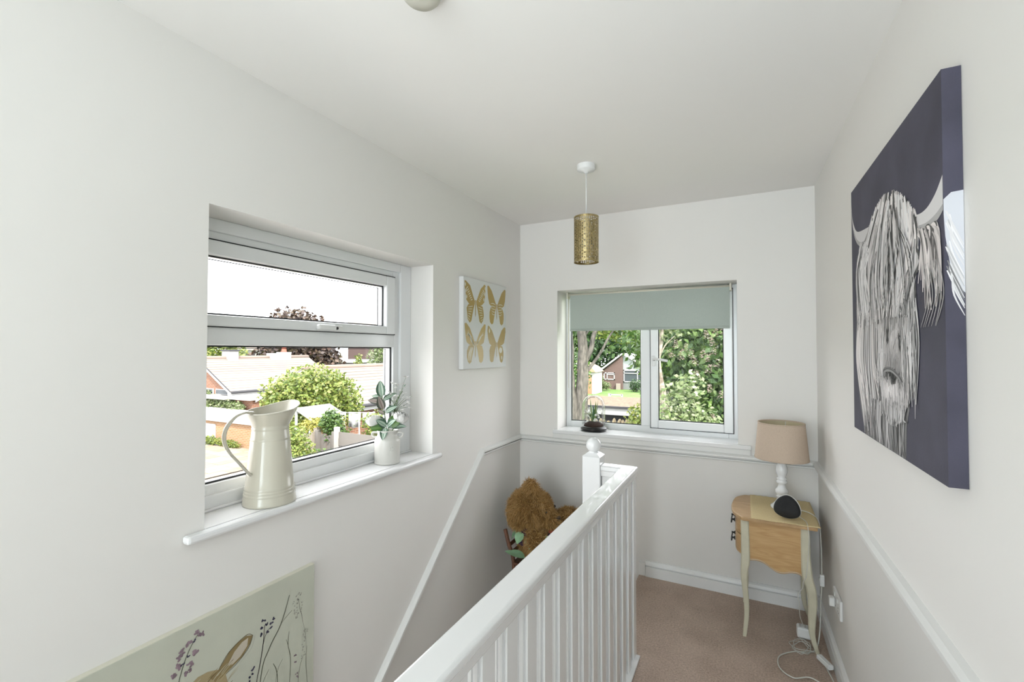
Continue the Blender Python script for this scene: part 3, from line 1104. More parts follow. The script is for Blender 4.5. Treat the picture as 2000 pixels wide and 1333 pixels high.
# ---- hare canvas low on the left wall
hx, hy0, hy1, hz0, hz1 = -1.475, 0.245, 1.246, -0.356, 0.645
ha = thing('hare_canvas', 'pale green canvas of a hare among purple wildflowers below the side window', 'canvas print', (XL + 0.01, 0.75, hz0))
MB().box(XL + 0.0005, hx, hy0, hy1, hz0, hz1, 0.0015).build('canvas', plain('sage_cream_canvas', (0.56, 0.57, 0.475), 0.8, var=0.07, scale=4, bump=0.2, bscale=600), ha)
MB().box(XL + 0.0004, hx - 0.001, hy0 + 0.0005, hy1 - 0.0005, hz1 - 0.001, hz1 + 0.0012).build('top_edge', plain('cream_canvas_edge', (0.72, 0.69, 0.58), 0.8), ha)
fh = lambda u, v, l: (hx + 0.0004 + l, u, v)
b = MB()
INK, STEM, PINK, DARK = (0.06, 0.055, 0.055), (0.13, 0.14, 0.10), (0.26, 0.185, 0.215), (0.045, 0.04, 0.075)
OCH, OCH2, EAR = (0.27, 0.20, 0.09), (0.40, 0.32, 0.18), (0.56, 0.50, 0.40)
lf = [0.0]


def hs(pts, w, col, taper=True):
    lf[0] += 0.000004
    ribbon(b, fh, pts, w, col, lf[0], 6, taper)


def hp(pts, col):
    lf[0] += 0.000004
    poly(b, fh, pts, col, lf[0])


# hare: body, head, ears (only the ear and shoulder reach into view)
hp([(0.62, -0.30), (0.58, 0.0), (0.62, 0.24), (0.72, 0.40), (0.814, 0.472), (0.827, 0.478), (0.856, 0.476), (0.889, 0.463), (0.911, 0.435), (0.93, 0.36), (0.95, 0.24), (0.93, 0.1), (0.94, -0.1), (0.95, -0.30)], OCH2)
hp([(0.86, 0.455), (0.889, 0.463), (0.92, 0.496), (0.945, 0.511), (0.976, 0.519), (1.0, 0.509), (0.993, 0.487), (0.966, 0.459), (0.938, 0.448), (0.911, 0.435), (0.88, 0.43)], OCH)
hp([(0.915, 0.458), (0.938, 0.489), (0.963, 0.506), (0.984, 0.509), (0.981, 0.484), (0.958, 0.463), (0.933, 0.453)], EAR)
for i in range(80):
    t = rnd.random()
    px_, pz_ = 0.78 + 0.13 * t + rnd.uniform(-.02, .02), 0.45 - rnd.random() * 0.12
    hs([(px_, pz_), (px_ + 0.015, pz_ + 0.012), (px_ + 0.032, pz_ + 0.02)], 0.003, rnd.choice((OCH, (0.16, 0.11, 0.05), (0.45, 0.38, 0.22), (0.5, 0.46, 0.33))))
hs([(0.889, 0.463), (0.92, 0.498), (0.976, 0.521), (1.0, 0.509)], 0.0025, (0.12, 0.09, 0.04))
hs([(1.0, 0.509), (0.985, 0.475), (0.945, 0.447), (0.911, 0.435)], 0.002, INK)
hs([(1.008, 0.505), (0.995, 0.468), (0.955, 0.442)], 0.0008, (0.25, 0.25, 0.22))
# stems and grasses
hs([(0.827, 0.609), (0.806, 0.58), (0.785, 0.533), (0.765, 0.44), (0.74, 0.2)], 0.0028, STEM)
hs([(1.042, 0.52), (1.037, 0.456), (1.027, 0.397), (1.01, 0.30), (0.99, 0.0)], 0.0032, INK)
hs([(1.058, 0.50), (1.044, 0.48), (1.038, 0.455)], 0.002, INK)
hs([(1.138, 0.577), (1.105, 0.492), (1.06, 0.43), (1.03, 0.35), (1.0, 0.05)], 0.0042, STEM)
hs([(1.149, 0.517), (1.125, 0.505), (1.105, 0.492)], 0.002, STEM)
hs([(1.138, 0.447), (1.134, 0.402), (1.145, 0.327), (1.13, 0.1)], 0.0022, STEM)
hs([(1.126, 0.425), (1.134, 0.40), (1.142, 0.36)], 0.0015, STEM)
hs([(1.076, 0.37), (1.092, 0.321), (1.092, 0.2)], 0.0026, STEM)
hs([(1.113, 0.365), (1.092, 0.332), (1.08, 0.25)], 0.0014, STEM)
hs([(1.214, 0.354), (1.211, 0.287), (1.223, 0.18)], 0.0018, STEM)
hs([(1.196, 0.45), (1.19, 0.48), (1.181, 0.512), (1.175, 0.55)], 0.0014, INK)
hs([(1.196, 0.45), (1.207, 0.40), (1.212, 0.34)], 0.001, STEM)
hs([(1.06, 0.36), (1.03, 0.31), (1.01, 0.2)], 0.002, STEM)
hs([(1.20, 0.33), (1.18, 0.27), (1.17, 0.1)], 0.0016, STEM)


def petals(cx_, cz_, r, col, n=4):
    for i in range(n):
        a = rnd.uniform(0, 2 * pi)
        q = rnd.uniform(0.2, 0.8) * r
        ox, oz = cx_ + cos(a) * q, cz_ + sin(a) * q
        k = rnd.uniform(0.75, 1.3)
        e = rnd.uniform(0, pi)
        rr = r * rnd.uniform(0.4, 0.65)
        hp([(ox + rr * cos(t) * cos(e) - rr * 0.6 * sin(t) * sin(e), oz + rr * cos(t) * sin(e) + rr * 0.6 * sin(t) * cos(e)) for t in [j * pi / 4 for j in range(8)]], tuple(c * k for c in col))


for p in ((0.825, 0.613), (0.834, 0.600), (0.800, 0.593), (0.781, 0.578), (0.776, 0.565), (0.817, 0.558), (0.774, 0.543), (0.804, 0.530), (0.797, 0.512), (0.760, 0.522), (0.755, 0.50)):
    petals(*p, 0.011, PINK, 6)
for p in ((0.815, 0.592), (0.800, 0.558), (0.783, 0.541)):
    petals(*p, 0.006, DARK, 3)
for p in ((1.038, 0.535), (1.074, 0.527), (1.031, 0.517), (1.028, 0.495), (1.064, 0.500), (1.054, 0.492), (1.048, 0.519), (1.068, 0.512), (1.002, 0.397), (0.994, 0.379), (0.99, 0.36)):
    petals(*p, 0.008, DARK, 4)
for p in ((1.164, 0.345), (1.167, 0.324), (1.171, 0.278), (1.175, 0.265)):
    petals(*p, 0.007, PINK, 3)
for i in range(60):
    t = rnd.random()
    c_ = (1.172 + rnd.uniform(-0.018, 0.018), 0.565 - 0.085 * t) if i < 38 else (1.210 - 0.015 * t + rnd.uniform(-.008, .008), 0.42 - 0.1 * t)
    a = rnd.uniform(0, 6.28)
    hs([(c_[0], c_[1]), (c_[0] + 0.005 * cos(a), c_[1] + 0.005 * sin(a)), (c_[0] + 0.006 * cos(a + 1.2), c_[1] + 0.006 * sin(a + 1.2))], 0.0011, (0.22, 0.20, 0.18))
b.build('painted_hare', 'paint', ha)

# ================================================================== ENAMEL JUG
M['enamel'] = plain('cream_enamel', (0.57, 0.54, 0.445), 0.22, coat=0.4)
jx, jy, jz = -1.553, 1.112, 0.9095
jg = thing('enamel_jug', 'tall cream enamel jug with a curved handle on the side window sill', 'jug', (jx, jy, jz))


def jug_surface(r_off):
    prof = [(0.0885, 0.0), (0.0895, 0.004), (0.0880, 0.010), (0.0862, 0.030), (0.0855, 0.034), (0.0868, 0.037), (0.0845, 0.041), (0.0838, 0.044), (0.0852, 0.047), (0.0828, 0.051), (0.0822, 0.054), (0.0834, 0.057), (0.0806, 0.062),
            (0.0755, 0.115), (0.0700, 0.175), (0.0655, 0.225), (0.0648, 0.228), (0.0662, 0.231), (0.0640, 0.235), (0.0615, 0.262), (0.0612, 0.265), (0.0632, 0.268), (0.0606, 0.272)]
    prof += [(0.0640, 0.283), (0.0715, 0.300), (0.0800, 0.318), (0.0860, 0.334)]
    return prof


def jug_mesh(inner=False):
    seg = 56
    prof = jug_surface(0)
    if inner:
        prof = [(r - 0.0022, z) for r, z in prof if z > 0.20]
        prof = [(0.0001, 0.19), (prof[0][0], 0.19)] + prof
    vs, fs = [], []
    for r, z in prof:
        for k in range(seg):
            a = 2 * pi * k / seg
            c_, s_ = cos(a), sin(a)          # +y side is the spout
            f = max(0.0, (z - 0.272) / 0.062)
            spout = max(0.0, s_) ** 1.5
            rr = r * (1 + 0.13 * f * spout - 0.06 * f * max(0, -s_))
            zz = z + f * f * (0.024 * s_ * (s_ if s_ > 0 else 0.45))
            vs.append((jx + rr * c_, jy + rr * s_, jz + zz))
    for i in range(len(prof) - 1):
        for k in range(seg):
            k2 = (k + 1) % seg
            fs.append((i * seg + k, i * seg + k2, (i + 1) * seg + k2, (i + 1) * seg + k))
    rim = [vs[(len(prof) - 1) * seg + k] for k in range(seg)]
    if not inner:
        fs.append(tuple(range(seg - 1, -1, -1)))
    return vs, fs, rim


b = MB()
v_, f_, rim = jug_mesh()
b.add(v_, f_, True)
body = b.build('body', 'enamel', jg)
b = MB()
v_, f_, _ = jug_mesh(True)
b.add(v_, f_, True)
b.build('lining', 'enamel', jg)
b = MB()
b.tube(rim + [rim[0]], 0.0026, 8, False)
b.build('rolled_rim', 'enamel', jg)
b = MB()
hp_ = bez([(jx, jy - 0.070, jz + 0.331), (jx, jy - 0.098, jz + 0.334), (jx, jy - 0.135, jz + 0.322), (jx, jy - 0.164, jz + 0.285), (jx, jy - 0.168, jz + 0.245), (jx, jy - 0.150, jz + 0.205), (jx, jy - 0.118, jz + 0.165), (jx, jy - 0.084, jz + 0.122), (jx, jy - 0.070, jz + 0.108)], 7)
vs, fs = [], []
for i, p in enumerate(hp_):
    t = (hp_[min(i + 1, len(hp_) - 1)] - hp_[max(i - 1, 0)]).normalized()
    nrm = Vector((1, 0, 0)).cross(t)
    for k in range(10):
        a = 2 * pi * k / 10
        vs.append(p + Vector((1, 0, 0)) * 0.0105 * cos(a) + nrm * 0.0045 * sin(a))
for i in range(len(hp_) - 1):
    for k in range(10):
        fs.append((i * 10 + k, i * 10 + (k + 1) % 10, (i + 1) * 10 + (k + 1) % 10, (i + 1) * 10 + k))
b.add(vs, fs, True)
b.build('handle', 'enamel', jg)

# ================================================================== VASE WITH ARTIFICIAL FLOWERS
M['stoneware'] = plain('cream_ceramic', (0.66, 0.645, 0.60), 0.3, coat=0.2)
vx, vy, vz = -1.572, 1.752, 0.9095
va = thing('flower_vase', 'small cream churn vase of white flowers and striped leaves on the side sill', 'vase', (vx, vy, vz))
b = MB()
b.lathe([(0.058, 0), (0.061, 0.003), (0.061, 0.008), (0.0595, 0.010), (0.061, 0.013), (0.061, 0.110), (0.058, 0.122), (0.050, 0.131), (0.047, 0.138), (0.048, 0.150), (0.053, 0.158), (0.0535, 0.161), (0.050, 0.162), (0.045, 0.150), (0.044, 0.130), (0.05, 0.10), (0.0001, 0.09)], (vx, vy, vz), 44)
vb = b.build('churn', 'stoneware', va)
for a in (radians(205), radians(25)):
    c_, s_ = cos(a), sin(a)
    MB().tube(bez([(vx + 0.052 * c_, vy + 0.052 * s_, vz + 0.122), (vx + 0.074 * c_, vy + 0.074 * s_, vz + 0.130), (vx + 0.074 * c_, vy + 0.074 * s_, vz + 0.146), (vx + 0.050 * c_, vy + 0.050 * s_, vz + 0.148)], 5), 0.0048, 8).build('lug_handle', 'stoneware', va)
b = MB()
for k in range(5):    # faint embossed flower on the front
    a = 2 * pi * k / 5
    ang = radians(-28)
    b.ball((vx + 0.0608 * cos(ang + 0.14 * cos(a)), vy + 0.0608 * sin(ang + 0.14 * cos(a)), vz + 0.075 + 0.009 * sin(a)), 0.005, 8, 6, (0.5, 0.5, 1))
b.build('embossed_flower', 'stoneware', va)
M['striped_leaf'] = attr_mat('striped_leaf', 0.45)
M['petal'] = plain('white_silk_petal', (0.80, 0.79, 0.76), 0.7)
M['stem'] = plain('artificial_stem', (0.10, 0.17, 0.06), 0.6)


def leaf(base, d, up, L, Wd, fold, droop, cols, parent, name='leaf', mat='striped_leaf'):
    d, up = Vector(d).normalized(), Vector(up)
    side = d.cross(up).normalized()
    up = side.cross(d)
    NL, NW = 9, 7
    b = MB()
    vs, fs, cs_ = [], [], []
    for i in range(NL):
        t = i / (NL - 1)
        w = Wd * (sin(pi * min(1, t ** 0.8)) ** 0.8) * 0.5 + 0.0004
        for j in range(NW):
            s_ = (j / (NW - 1)) * 2 - 1
            p = Vector(base) + d * (L * t) + side * (w * s_) + up * (fold * w * abs(s_) - droop * L * t * t)
            vs.append(p)
            cs_.append(cols(abs(s_), t))
    for i in range(NL - 1):
        for j in range(NW - 1):
            fs.append((i * NW + j, i * NW + j + 1, (i + 1) * NW + j + 1, (i + 1) * NW + j))
    b.add(vs, fs, True)
    b.c = cs_
    return b.build(name, mat, parent)


def stripe(s, t):
    if s < 0.2:
        return (0.20, 0.34, 0.24)
    if s < 0.5:
        return (0.52, 0.60, 0.50)
    return (0.035, 0.10, 0.055)


def stripe_p(s, t):
    if s < 0.2:
        return (0.20, 0.15, 0.13)
    if s < 0.5:
        return (0.42, 0.36, 0.32)
    return (0.07, 0.08, 0.06)


def green(s, t):
    return (0.10, 0.22, 0.05) if s > 0.15 else (0.2, 0.33, 0.1)


Rv, Fv = Vector((0.892, 0.451, 0)), Vector((-0.451, 0.892, 0))   # along / into the room seen from the landing
V0 = Vector((vx, vy, vz + 0.15))


def vp(r, f, z):
    return V0 + Rv * r + Fv * f + Vector((0, 0, z))


# tall striped spray
b = MB()
b.tube(bez([vp(0.0, 0, -0.05), vp(-0.008, 0, 0.05), vp(-0.022, 0, 0.12), vp(-0.028, 0, 0.175)], 4), 0.0022, 6)
b.tube(bez([vp(0.0, 0, -0.05), vp(0.01, 0.01, 0.06), vp(0.035, 0.012, 0.14), vp(0.07, 0.015, 0.20)], 4), 0.0016, 6)
b.tube(bez([vp(0.0, 0, -0.05), vp(-0.04, 0, 0.02), vp(-0.055, 0, 0.045)], 4), 0.002, 6)
b.tube(bez([vp(0.0, 0, -0.05), vp(0.035, 0, 0.03), vp(0.055, 0, 0.06)], 4), 0.002, 6)
b.build('stem', 'stem', va)
LV = [  # base(r, f, z), dir(r, f, z), length, width, colouring
    ((-0.028, 0, 0.170), (-0.18, 0.1, 1.0), 0.085, 0.046, stripe),
    ((-0.025, 0, 0.165), (-0.9, 0.1, 0.25), 0.060, 0.024, stripe),
    ((-0.024, 0, 0.155), (0.9, 0.1, 0.55), 0.075, 0.030, stripe),
    ((-0.024, -.005, 0.145), (-1.0, -0.1, 0.22), 0.072, 0.040, stripe_p),
    ((-0.022, 0, 0.110), (-0.15, -0.4, 0.75), 0.075, 0.042, stripe_p),
    ((-0.012, 0, 0.095), (0.9, -0.2, 0.55), 0.070, 0.034, stripe),
    ((-0.010, 0, 0.085), (-0.8, 0.1, 0.45), 0.050, 0.020, stripe_p),
    ((0.0, -0.02, 0.030), (-0.55, -0.5, 0.55), 0.062, 0.040, stripe),
    ((0.004, -0.02, 0.028), (0.62, -0.5, 0.62), 0.070, 0.036, stripe),
    ((-0.002, -0.028, 0.026), (-0.05, -0.7, -0.75), 0.066, 0.038, stripe),
    ((0.015, -0.01, 0.028), (1.0, -0.2, 0.10), 0.082, 0.030, stripe),
    ((-0.015, 0, 0.05), (-0.7, 0.1, 0.5), 0.045, 0.024, stripe),
    ((-0.02, -0.01, 0.02), (-1.0, -0.3, 0.1), 0.060, 0.040, green),
    ((0.02, -0.01, 0.03), (0.8, -0.2, 0.5), 0.060, 0.044, green),
    ((0.01, 0.01, 0.03), (0.3, 0.3, 0.8), 0.060, 0.040, green),
]
for (bs, d, L, Wd, cl) in LV:
    dv = Rv * d[0] + Fv * d[1] + Vector((0, 0, d[2]))
    leaf(vp(*bs), dv, Vector((0, 0, 0.6)) - Fv * 0.9, L, Wd, 0.35, 0.15, cl, va)


def rose(c, r, tilt):
    """cupped bloom of overlapping petals"""
    b = MB()
    rr = random.Random(int(c[0] * 1000))
    ax = Vector(tilt).normalized()
    q = Vector((0, 0, 1)).rotation_difference(ax)
    for ring, n, rad, op in ((0, 3, 0.35, 0.05), (1, 5, 0.62, 0.16), (2, 6, 0.85, 0.30), (3, 7, 1.0, 0.42)):
        for k in range(n):
            a0 = 2 * pi * k / n + ring * 0.6
            vs, fs = [], []
            for i in range(6):
                t = i / 5
                lat = -1.25 + t * (1.75 - op)
                for j in range(5):
                    s_ = j / 4 * 2 - 1
                    a = a0 + s_ * (pi / n) * 1.35 * (0.55 + 0.45 * sin(pi * min(1, t * 0.8 + 0.2)))
                    rad_t = r * rad * (cos(lat) ** 0.5 if cos(lat) > 0 else 0) * (1 + 0.04 * s_ * s_) + 0.001
                    z = r * 0.95 * sin(lat) + r * 0.25 + (0.06 * r * (1 - s_ * s_) if t > 0.8 else 0)
                    vs.append(Vector(c) + q @ Vector((rad_t * cos(a), rad_t * sin(a), z)))
            for i in range(5):
                for j in range(4):
                    fs.append((i * 5 + j, i * 5 + j + 1, i * 5 + j + 6, i * 5 + j + 5))
            b.add(vs, fs, True)
    return b.build('rose_bloom', 'petal', va)


rose(vp(-0.066, -0.01, 0.058), 0.034, vp(-0.3, -0.1, 0.9) - V0)
rose(vp(0.066, 0.0, 0.075), 0.036, vp(0.35, -0.15, 0.9) - V0)
# airy white spray on the right
rs = random.Random(5)
b, b2, b3 = MB(), MB(), MB()
for i in range(34):
    e = vp(0.055 + rs.gauss(0, 0.034), 0.01 + rs.gauss(0, 0.015), 0.165 + rs.gauss(0, 0.042))
    b.tube([vp(0.03, 0.01, 0.09), (vp(0.03, 0.01, 0.09) + e) / 2 + Vector((0, 0, 0.01)), e], 0.0007, 4)
    for k in range(6):
        a = rs.uniform(0, 6.28)
        d = Vector((cos(a), sin(a), rs.uniform(-0.3, 0.6))).normalized()
        s_ = d.cross(Vector((0, 0, 1))).normalized()
        L = rs.uniform(0.015, 0.024)
        b2.add([e, e + d * L * 0.5 + s_ * L * 0.32, e + d * L, e + d * L * 0.5 - s_ * L * 0.32], [(0, 1, 2, 3)])
    if i % 3 == 0:
        d = Vector((rs.uniform(-1, 1), rs.uniform(-1, 1), 0.3)).normalized()
        s_ = d.cross(Vector((0, 0, 1))).normalized()
        b3.add([e, e + d * 0.012 + s_ * 0.003, e + d * 0.026, e + d * 0.012 - s_ * 0.003], [(0, 1, 2, 3)])
b.build('spray_stems', 'stem', va)
b2.build('spray_blossom', 'petal', va, kind='stuff')
b3.build('spray_leaves', plain('spray_green', (0.07, 0.17, 0.09), 0.6), va, kind='stuff')

# ================================================================== CLOCHE
cx_, cy_, cz_ = -0.955, 3.165, 0.8985
cl = thing('glass_cloche', 'glass dome of white snowdrops on a black base on the end window sill', 'cloche', (cx_, cy_, cz_))
MB().lathe([(0.072, 0), (0.088, 0.004), (0.092, 0.018), (0.090, 0.022), (0.083, 0.024), (0.0805, 0.030), (0.06, 0.034), (0.0001, 0.034)], (cx_, cy_, cz_), 40).build('base', plain('black_lacquer', (0.012, 0.011, 0.011), 0.3), cl)
MB().lathe([(0.070, 0.031), (0.062, 0.048), (0.045, 0.058), (0.02, 0.063), (0.0001, 0.064)], (cx_, cy_, cz_), 30).build('soil', plain('dark_soil', (0.045, 0.022, 0.016), 0.95, var=0.5, scale=200, bump=1, bscale=300), cl)
MB().lathe([(0.080, 0.028), (0.080, 0.17)] + [(0.080 * cos(t), 0.17 + 0.082 * sin(t)) for t in [i * pi / 24 for i in range(1, 12)]] + [(0.0005, 0.252)], (cx_, cy_, cz_), 48, False).build('glass_dome', 'dome_glass', cl)
b = MB()
b.lathe([(0.079, 0.026), (0.0825, 0.028), (0.0825, 0.031), (0.079, 0.032)], (cx_, cy_, cz_), 48, False)
b.build('glass_foot', 'dome_glass', cl)
rs = random.Random(11)
for i in range(7):
    a = rs.uniform(0, 6.28)
    q = rs.uniform(0, 0.014)
    leaf((cx_ + q * cos(a), cy_ + q * sin(a), cz_ + 0.06), (0.10 * cos(a), 0.10 * sin(a), 1), (cos(a), sin(a), 0.1), rs.uniform(0.10, 0.17), 0.016, 0.3, -0.02,
         (lambda s, t: (0.05, 0.16, 0.05)) if i % 2 else (lambda s, t: (0.16, 0.27, 0.03)), cl, 'blade')
for i in range(22):
    a = rs.uniform(0, 6.28)
    q = rs.uniform(0.030, 0.066)
    e = Vector((cx_ + q * cos(a), cy_ + q * sin(a), cz_ + rs.uniform(0.07, 0.155)))
    fl = MB()
    fl.tube(bez([(cx_ + 0.01 * cos(a), cy_ + 0.01 * sin(a), cz_ + 0.058), (cx_ + q * 0.6 * cos(a), cy_ + q * 0.6 * sin(a), e.z + 0.012), (e.x, e.y, e.z)], 4), 0.0009, 4, col=(0.14, 0.24, 0.05))
    for k in range(5):
        t = 2 * pi * k / 5
        d = Vector((cos(t) * 0.55, sin(t) * 0.55, -0.85)).normalized()
        s_ = d.cross(Vector((0, 0, 1))).normalized()
        L = rs.uniform(0.016, 0.022)
        n0 = len(fl.v)
        fl.add([e, e + d * L * 0.55 + s_ * 0.0055, e + d * L, e + d * L * 0.55 - s_ * 0.0055], [(0, 1, 2, 3)], False, (0.80, 0.80, 0.74))
    fl.build('snowdrop', 'striped_leaf', cl)

# ================================================================== BEDSIDE TABLE
M['oak'] = grain('honey_oak', (0.50, 0.29, 0.115), (0.64, 0.42, 0.20), 0.42, (6, 6, 45), 1.5)
M['oak_top'] = grain('honey_oak_top', (0.46, 0.28, 0.13), (0.60, 0.40, 0.21), 0.38, (8, 40, 8), 1.5)
M['leg_cream'] = plain('olive_cream_paint', (0.60, 0.565, 0.43), 0.45, var=0.06, scale=20)
M['iron'] = plain('black_iron', (0.010, 0.010, 0.010), 0.4)
TZ = 0.612
tb = thing('bedside_table', 'small oak bedside table with cream curved legs in the far corner', 'bedside table', (0.14, 2.85, 0))
out = [(-0.020, 2.645), (0.308, 2.645), (0.312, 3.060), (0.0, 3.060)]
left = bez([(-0.012, 3.058, 0), (-0.050, 3.005, 0), (-0.066, 2.93, 0), (-0.073, 2.83, 0), (-0.066, 2.74, 0), (-0.045, 2.685, 0), (-0.022, 2.648, 0)], 5)
plan = [(0.306, 2.645), (0.310, 3.062), (-0.008, 3.062)] + [(p.x, p.y) for p in left] + [(-0.015, 2.645)]
MB().prism([(x, y, TZ - 0.020) for x, y in plan], (0, 0, 0.020)).build('top', 'oak_top', tb, bevel=0.006)
# carcass side panels with a scalloped foot and a cord moulding
scal = [(0.005, 0.385), (0.035, 0.392), (0.07, 0.388), (0.105, 0.368), (0.135, 0.352), (0.165, 0.352), (0.195, 0.362), (0.225, 0.362), (0.25, 0.348), (0.27, 0.332)]
sp = bez([(x, 0, z) for x, z in scal], 5)
for yy, d in ((2.672, 0.016), (3.025, 0.016)):
    MB().prism([(p.x, yy, p.z) for p in sp] + [(0.27, yy, TZ - 0.0205), (0.005, yy, TZ - 0.0205)], (0, d, 0)).build('side_panel', 'oak', tb)
MB().tube([(p.x, 2.671, p.z + 0.006) for p in sp], 0.0036, 8).build('cord_moulding', plain('pale_moulding', (0.62, 0.46, 0.30), 0.5), tb)
MB().box(0.262, 0.276, 2.688, 3.025, 0.36, TZ - 0.0205).build('back_panel', 'oak', tb)
# bowed drawers facing the stairs, each with a black bail pull
for (za, zb) in ((0.500, 0.586), (0.395, 0.494)):
    pl = [(p.x * 0.80 + 0.004, 2.70 + (p.y - 2.648) * 0.30 / 0.41) for p in left]
    pts = [(x, y, za) for x, y in pl] + [(0.02, 2.70, za), (0.02, 3.0, za)]
    dr = MB().prism(pts, (0, 0, zb - za)).build('drawer', 'oak', tb, bevel=0.003)
    zc = (za + zb) / 2
    b = MB()
    for yy in (2.80, 2.88):
        b.lathe([(0.011, 0), (0.011, 0.003), (0.005, 0.006), (0.005, 0.014), (0.007, 0.018), (0.0001, 0.020)], (-0.055, yy, zc), 12, True, Matrix.Rotation(-pi / 2, 3, 'Y'))
    b.tube(bez([(-0.070, 2.80, zc), (-0.073, 2.805, zc - 0.018), (-0.075, 2.84, zc - 0.027), (-0.073, 2.875, zc - 0.018), (-0.070, 2.88, zc)], 5), 0.003, 8)
    b.build('bail_pull', 'iron', dr)


def cabriole(pts, name='leg'):
    """pts: (x, y, z, half width x, half width y)"""
    b = MB()
    vs, fs = [], []
    P = bez([(p[0], p[1], p[2]) for p in pts], 5)
    Hh = bez([(p[3], p[4], 0) for p in pts], 5)
    for p, w in zip(P, Hh):
        for k, (sx, sy) in enumerate(((-1, -0.75), (-0.75, -1), (0.75, -1), (1, -0.75), (1, 0.75), (0.75, 1), (-0.75, 1), (-1, 0.75))):
            vs.append((p.x + sx * w.x, p.y + sy * w.y, p.z))
    n = len(P)
    for i in range(n - 1):
        for k in range(8):
            fs.append((i * 8 + k, i * 8 + (k + 1) % 8, (i + 1) * 8 + (k + 1) % 8, (i + 1) * 8 + k))
    fs += [tuple(range(8)), tuple((n - 1) * 8 + k for k in range(8))]
    b.add(vs, fs, False)
    return b.build(name, 'leg_cream', tb)


ZT = TZ - 0.0205
FL = [(-0.008, ZT, .019), (-0.006, 0.46, .020), (-0.006, 0.385, .0205), (-0.012, 0.335, .017), (-0.012, 0.28, .0145), (-0.004, 0.18, .0125), (-0.003, 0.10, .011), (-0.013, 0.0, .009)]
FR = [(0.256, ZT, .019), (0.257, 0.46, .020), (0.262, 0.365, .0225), (0.277, 0.305, .021), (0.283, 0.24, .019), (0.281, 0.16, .016), (0.281, 0.08, .0125), (0.302, 0.0, .009)]


def knee(z):
    return 0.010 * math.exp(-((z - 0.33) / 0.09) ** 2)


for tbl, sx in ((FL, 0), (FR, 0)):
    cabriole([(x, 2.672 - knee(z) + (0.012 if z > 0.02 else 0.002), z, w, w) for x, z, w in tbl])
    cabriole([(x, 3.028 + knee(z) * 0.5, z, w * 0.9, w * 0.9) for x, z, w in tbl])

# woven straw runner lying over the top
M['straw'] = weave('woven_straw', (0.56, 0.42, 0.19), (0.80, 0.66, 0.40), 90, 55, 0.8, 0.8, 0, 'XY')
b = MB()
nx_, ny_ = 28, 36
vs, fs = [], []
rs = random.Random(3)
for j in range(ny_ + 1):
    for i in range(nx_ + 1):
        u, v = i / nx_, j / ny_
        x = 0.020 + 0.296 * u
        y = 2.640 + 0.424 * v
        if j == 0:
            y -= 0.004 + 0.003 * rs.random()
        z = TZ + 0.0022 + 0.0011 * sin(u * 60) * sin(v * 80) + 0.0016 * abs(sin(u * 7 + 1)) * (1 if j < 2 else 0)
        vs.append((x, y, z))
for j in range(ny_):
    for i in range(nx_):
        a = j * (nx_ + 1) + i
        fs.append((a, a + 1, a + nx_ + 2, a + nx_ + 1))
b.add(vs, fs, True)
mt = b.build('straw_mat', 'straw', loc=(0.168, 2.85, TZ))
mt.modifiers.new('thickness', 'SOLIDIFY').thickness = 0.0022
tag(mt, 'woven straw runner covering the top of the bedside table', 'table mat')
mt.modifiers['thickness'].offset = 0
MZ = TZ + 0.0045

# ================================================================== TABLE LAMP
M['linen'] = weave('natural_linen_shade', (0.54, 0.42, 0.32), (0.74, 0.60, 0.475), 160, 160, 0.85, 0.3, 0.12)
M['shade_inner'] = plain('cream_shade_lining', (0.60, 0.53, 0.36), 0.6)
tx, ty = 0.171, 2.872
tl = thing('table_lamp', 'white turned wood lamp with a beige linen drum shade', 'table lamp', (tx, ty, MZ))
MB().lathe([(0.052, 0), (0.054, 0.004), (0.054, 0.012), (0.046, 0.018), (0.040, 0.024), (0.030, 0.036), (0.022, 0.050), (0.019, 0.058), (0.026, 0.062), (0.027, 0.067), (0.021, 0.071), (0.029, 0.080), (0.032, 0.090), (0.030, 0.100), (0.020, 0.112), (0.017, 0.124), (0.018, 0.132), (0.026, 0.137), (0.026, 0.147), (0.019, 0.151), (0.024, 0.155), (0.024, 0.162), (0.017, 0.167), (0.023, 0.180), (0.028, 0.196), (0.029, 0.207), (0.025, 0.225), (0.018, 0.243), (0.015, 0.252), (0.020, 0.256), (0.020, 0.264), (0.010, 0.267)], (tx, ty, MZ), 36).build('stand', 'gloss', tl)
MB().lathe([(0.008, 0.266), (0.008, 0.275), (0.017, 0.278), (0.017, 0.330), (0.012, 0.335)], (tx, ty, MZ), 20).build('lamp_holder', 'white_plastic', tl)
MB().lathe([(0.012, 0.333), (0.014, 0.345), (0.027, 0.37), (0.030, 0.39), (0.022, 0.412), (0.0001, 0.421)], (tx, ty, MZ), 20).build('bulb', 'white_plastic', tl)
z0_, z1_, r0_, r1_ = 0.268, 0.456, 0.128, 0.111
MB().lathe([(r0_, z0_), (r0_ - (r0_ - r1_) * 0.5, (z0_ + z1_) / 2), (r1_, z1_)], (tx, ty, MZ), 64, False).build('shade', 'linen', tl)
MB().lathe([(r0_ - 0.0025, z0_), (r1_ - 0.0025, z1_)], (tx, ty, MZ), 64, False).build('shade_lining', 'shade_inner', tl)
for r, z in ((r0_, z0_), (r1_, z1_)):
    b = MB()
    b.lathe([(r - 0.003, z - 0.003), (r + 0.0012, z - 0.003), (r + 0.0012, z + 0.003), (r - 0.003, z + 0.003), (r - 0.003, z - 0.003)], (tx, ty, MZ), 64, False)
    b.build('shade_binding', 'linen', tl)
b = MB()
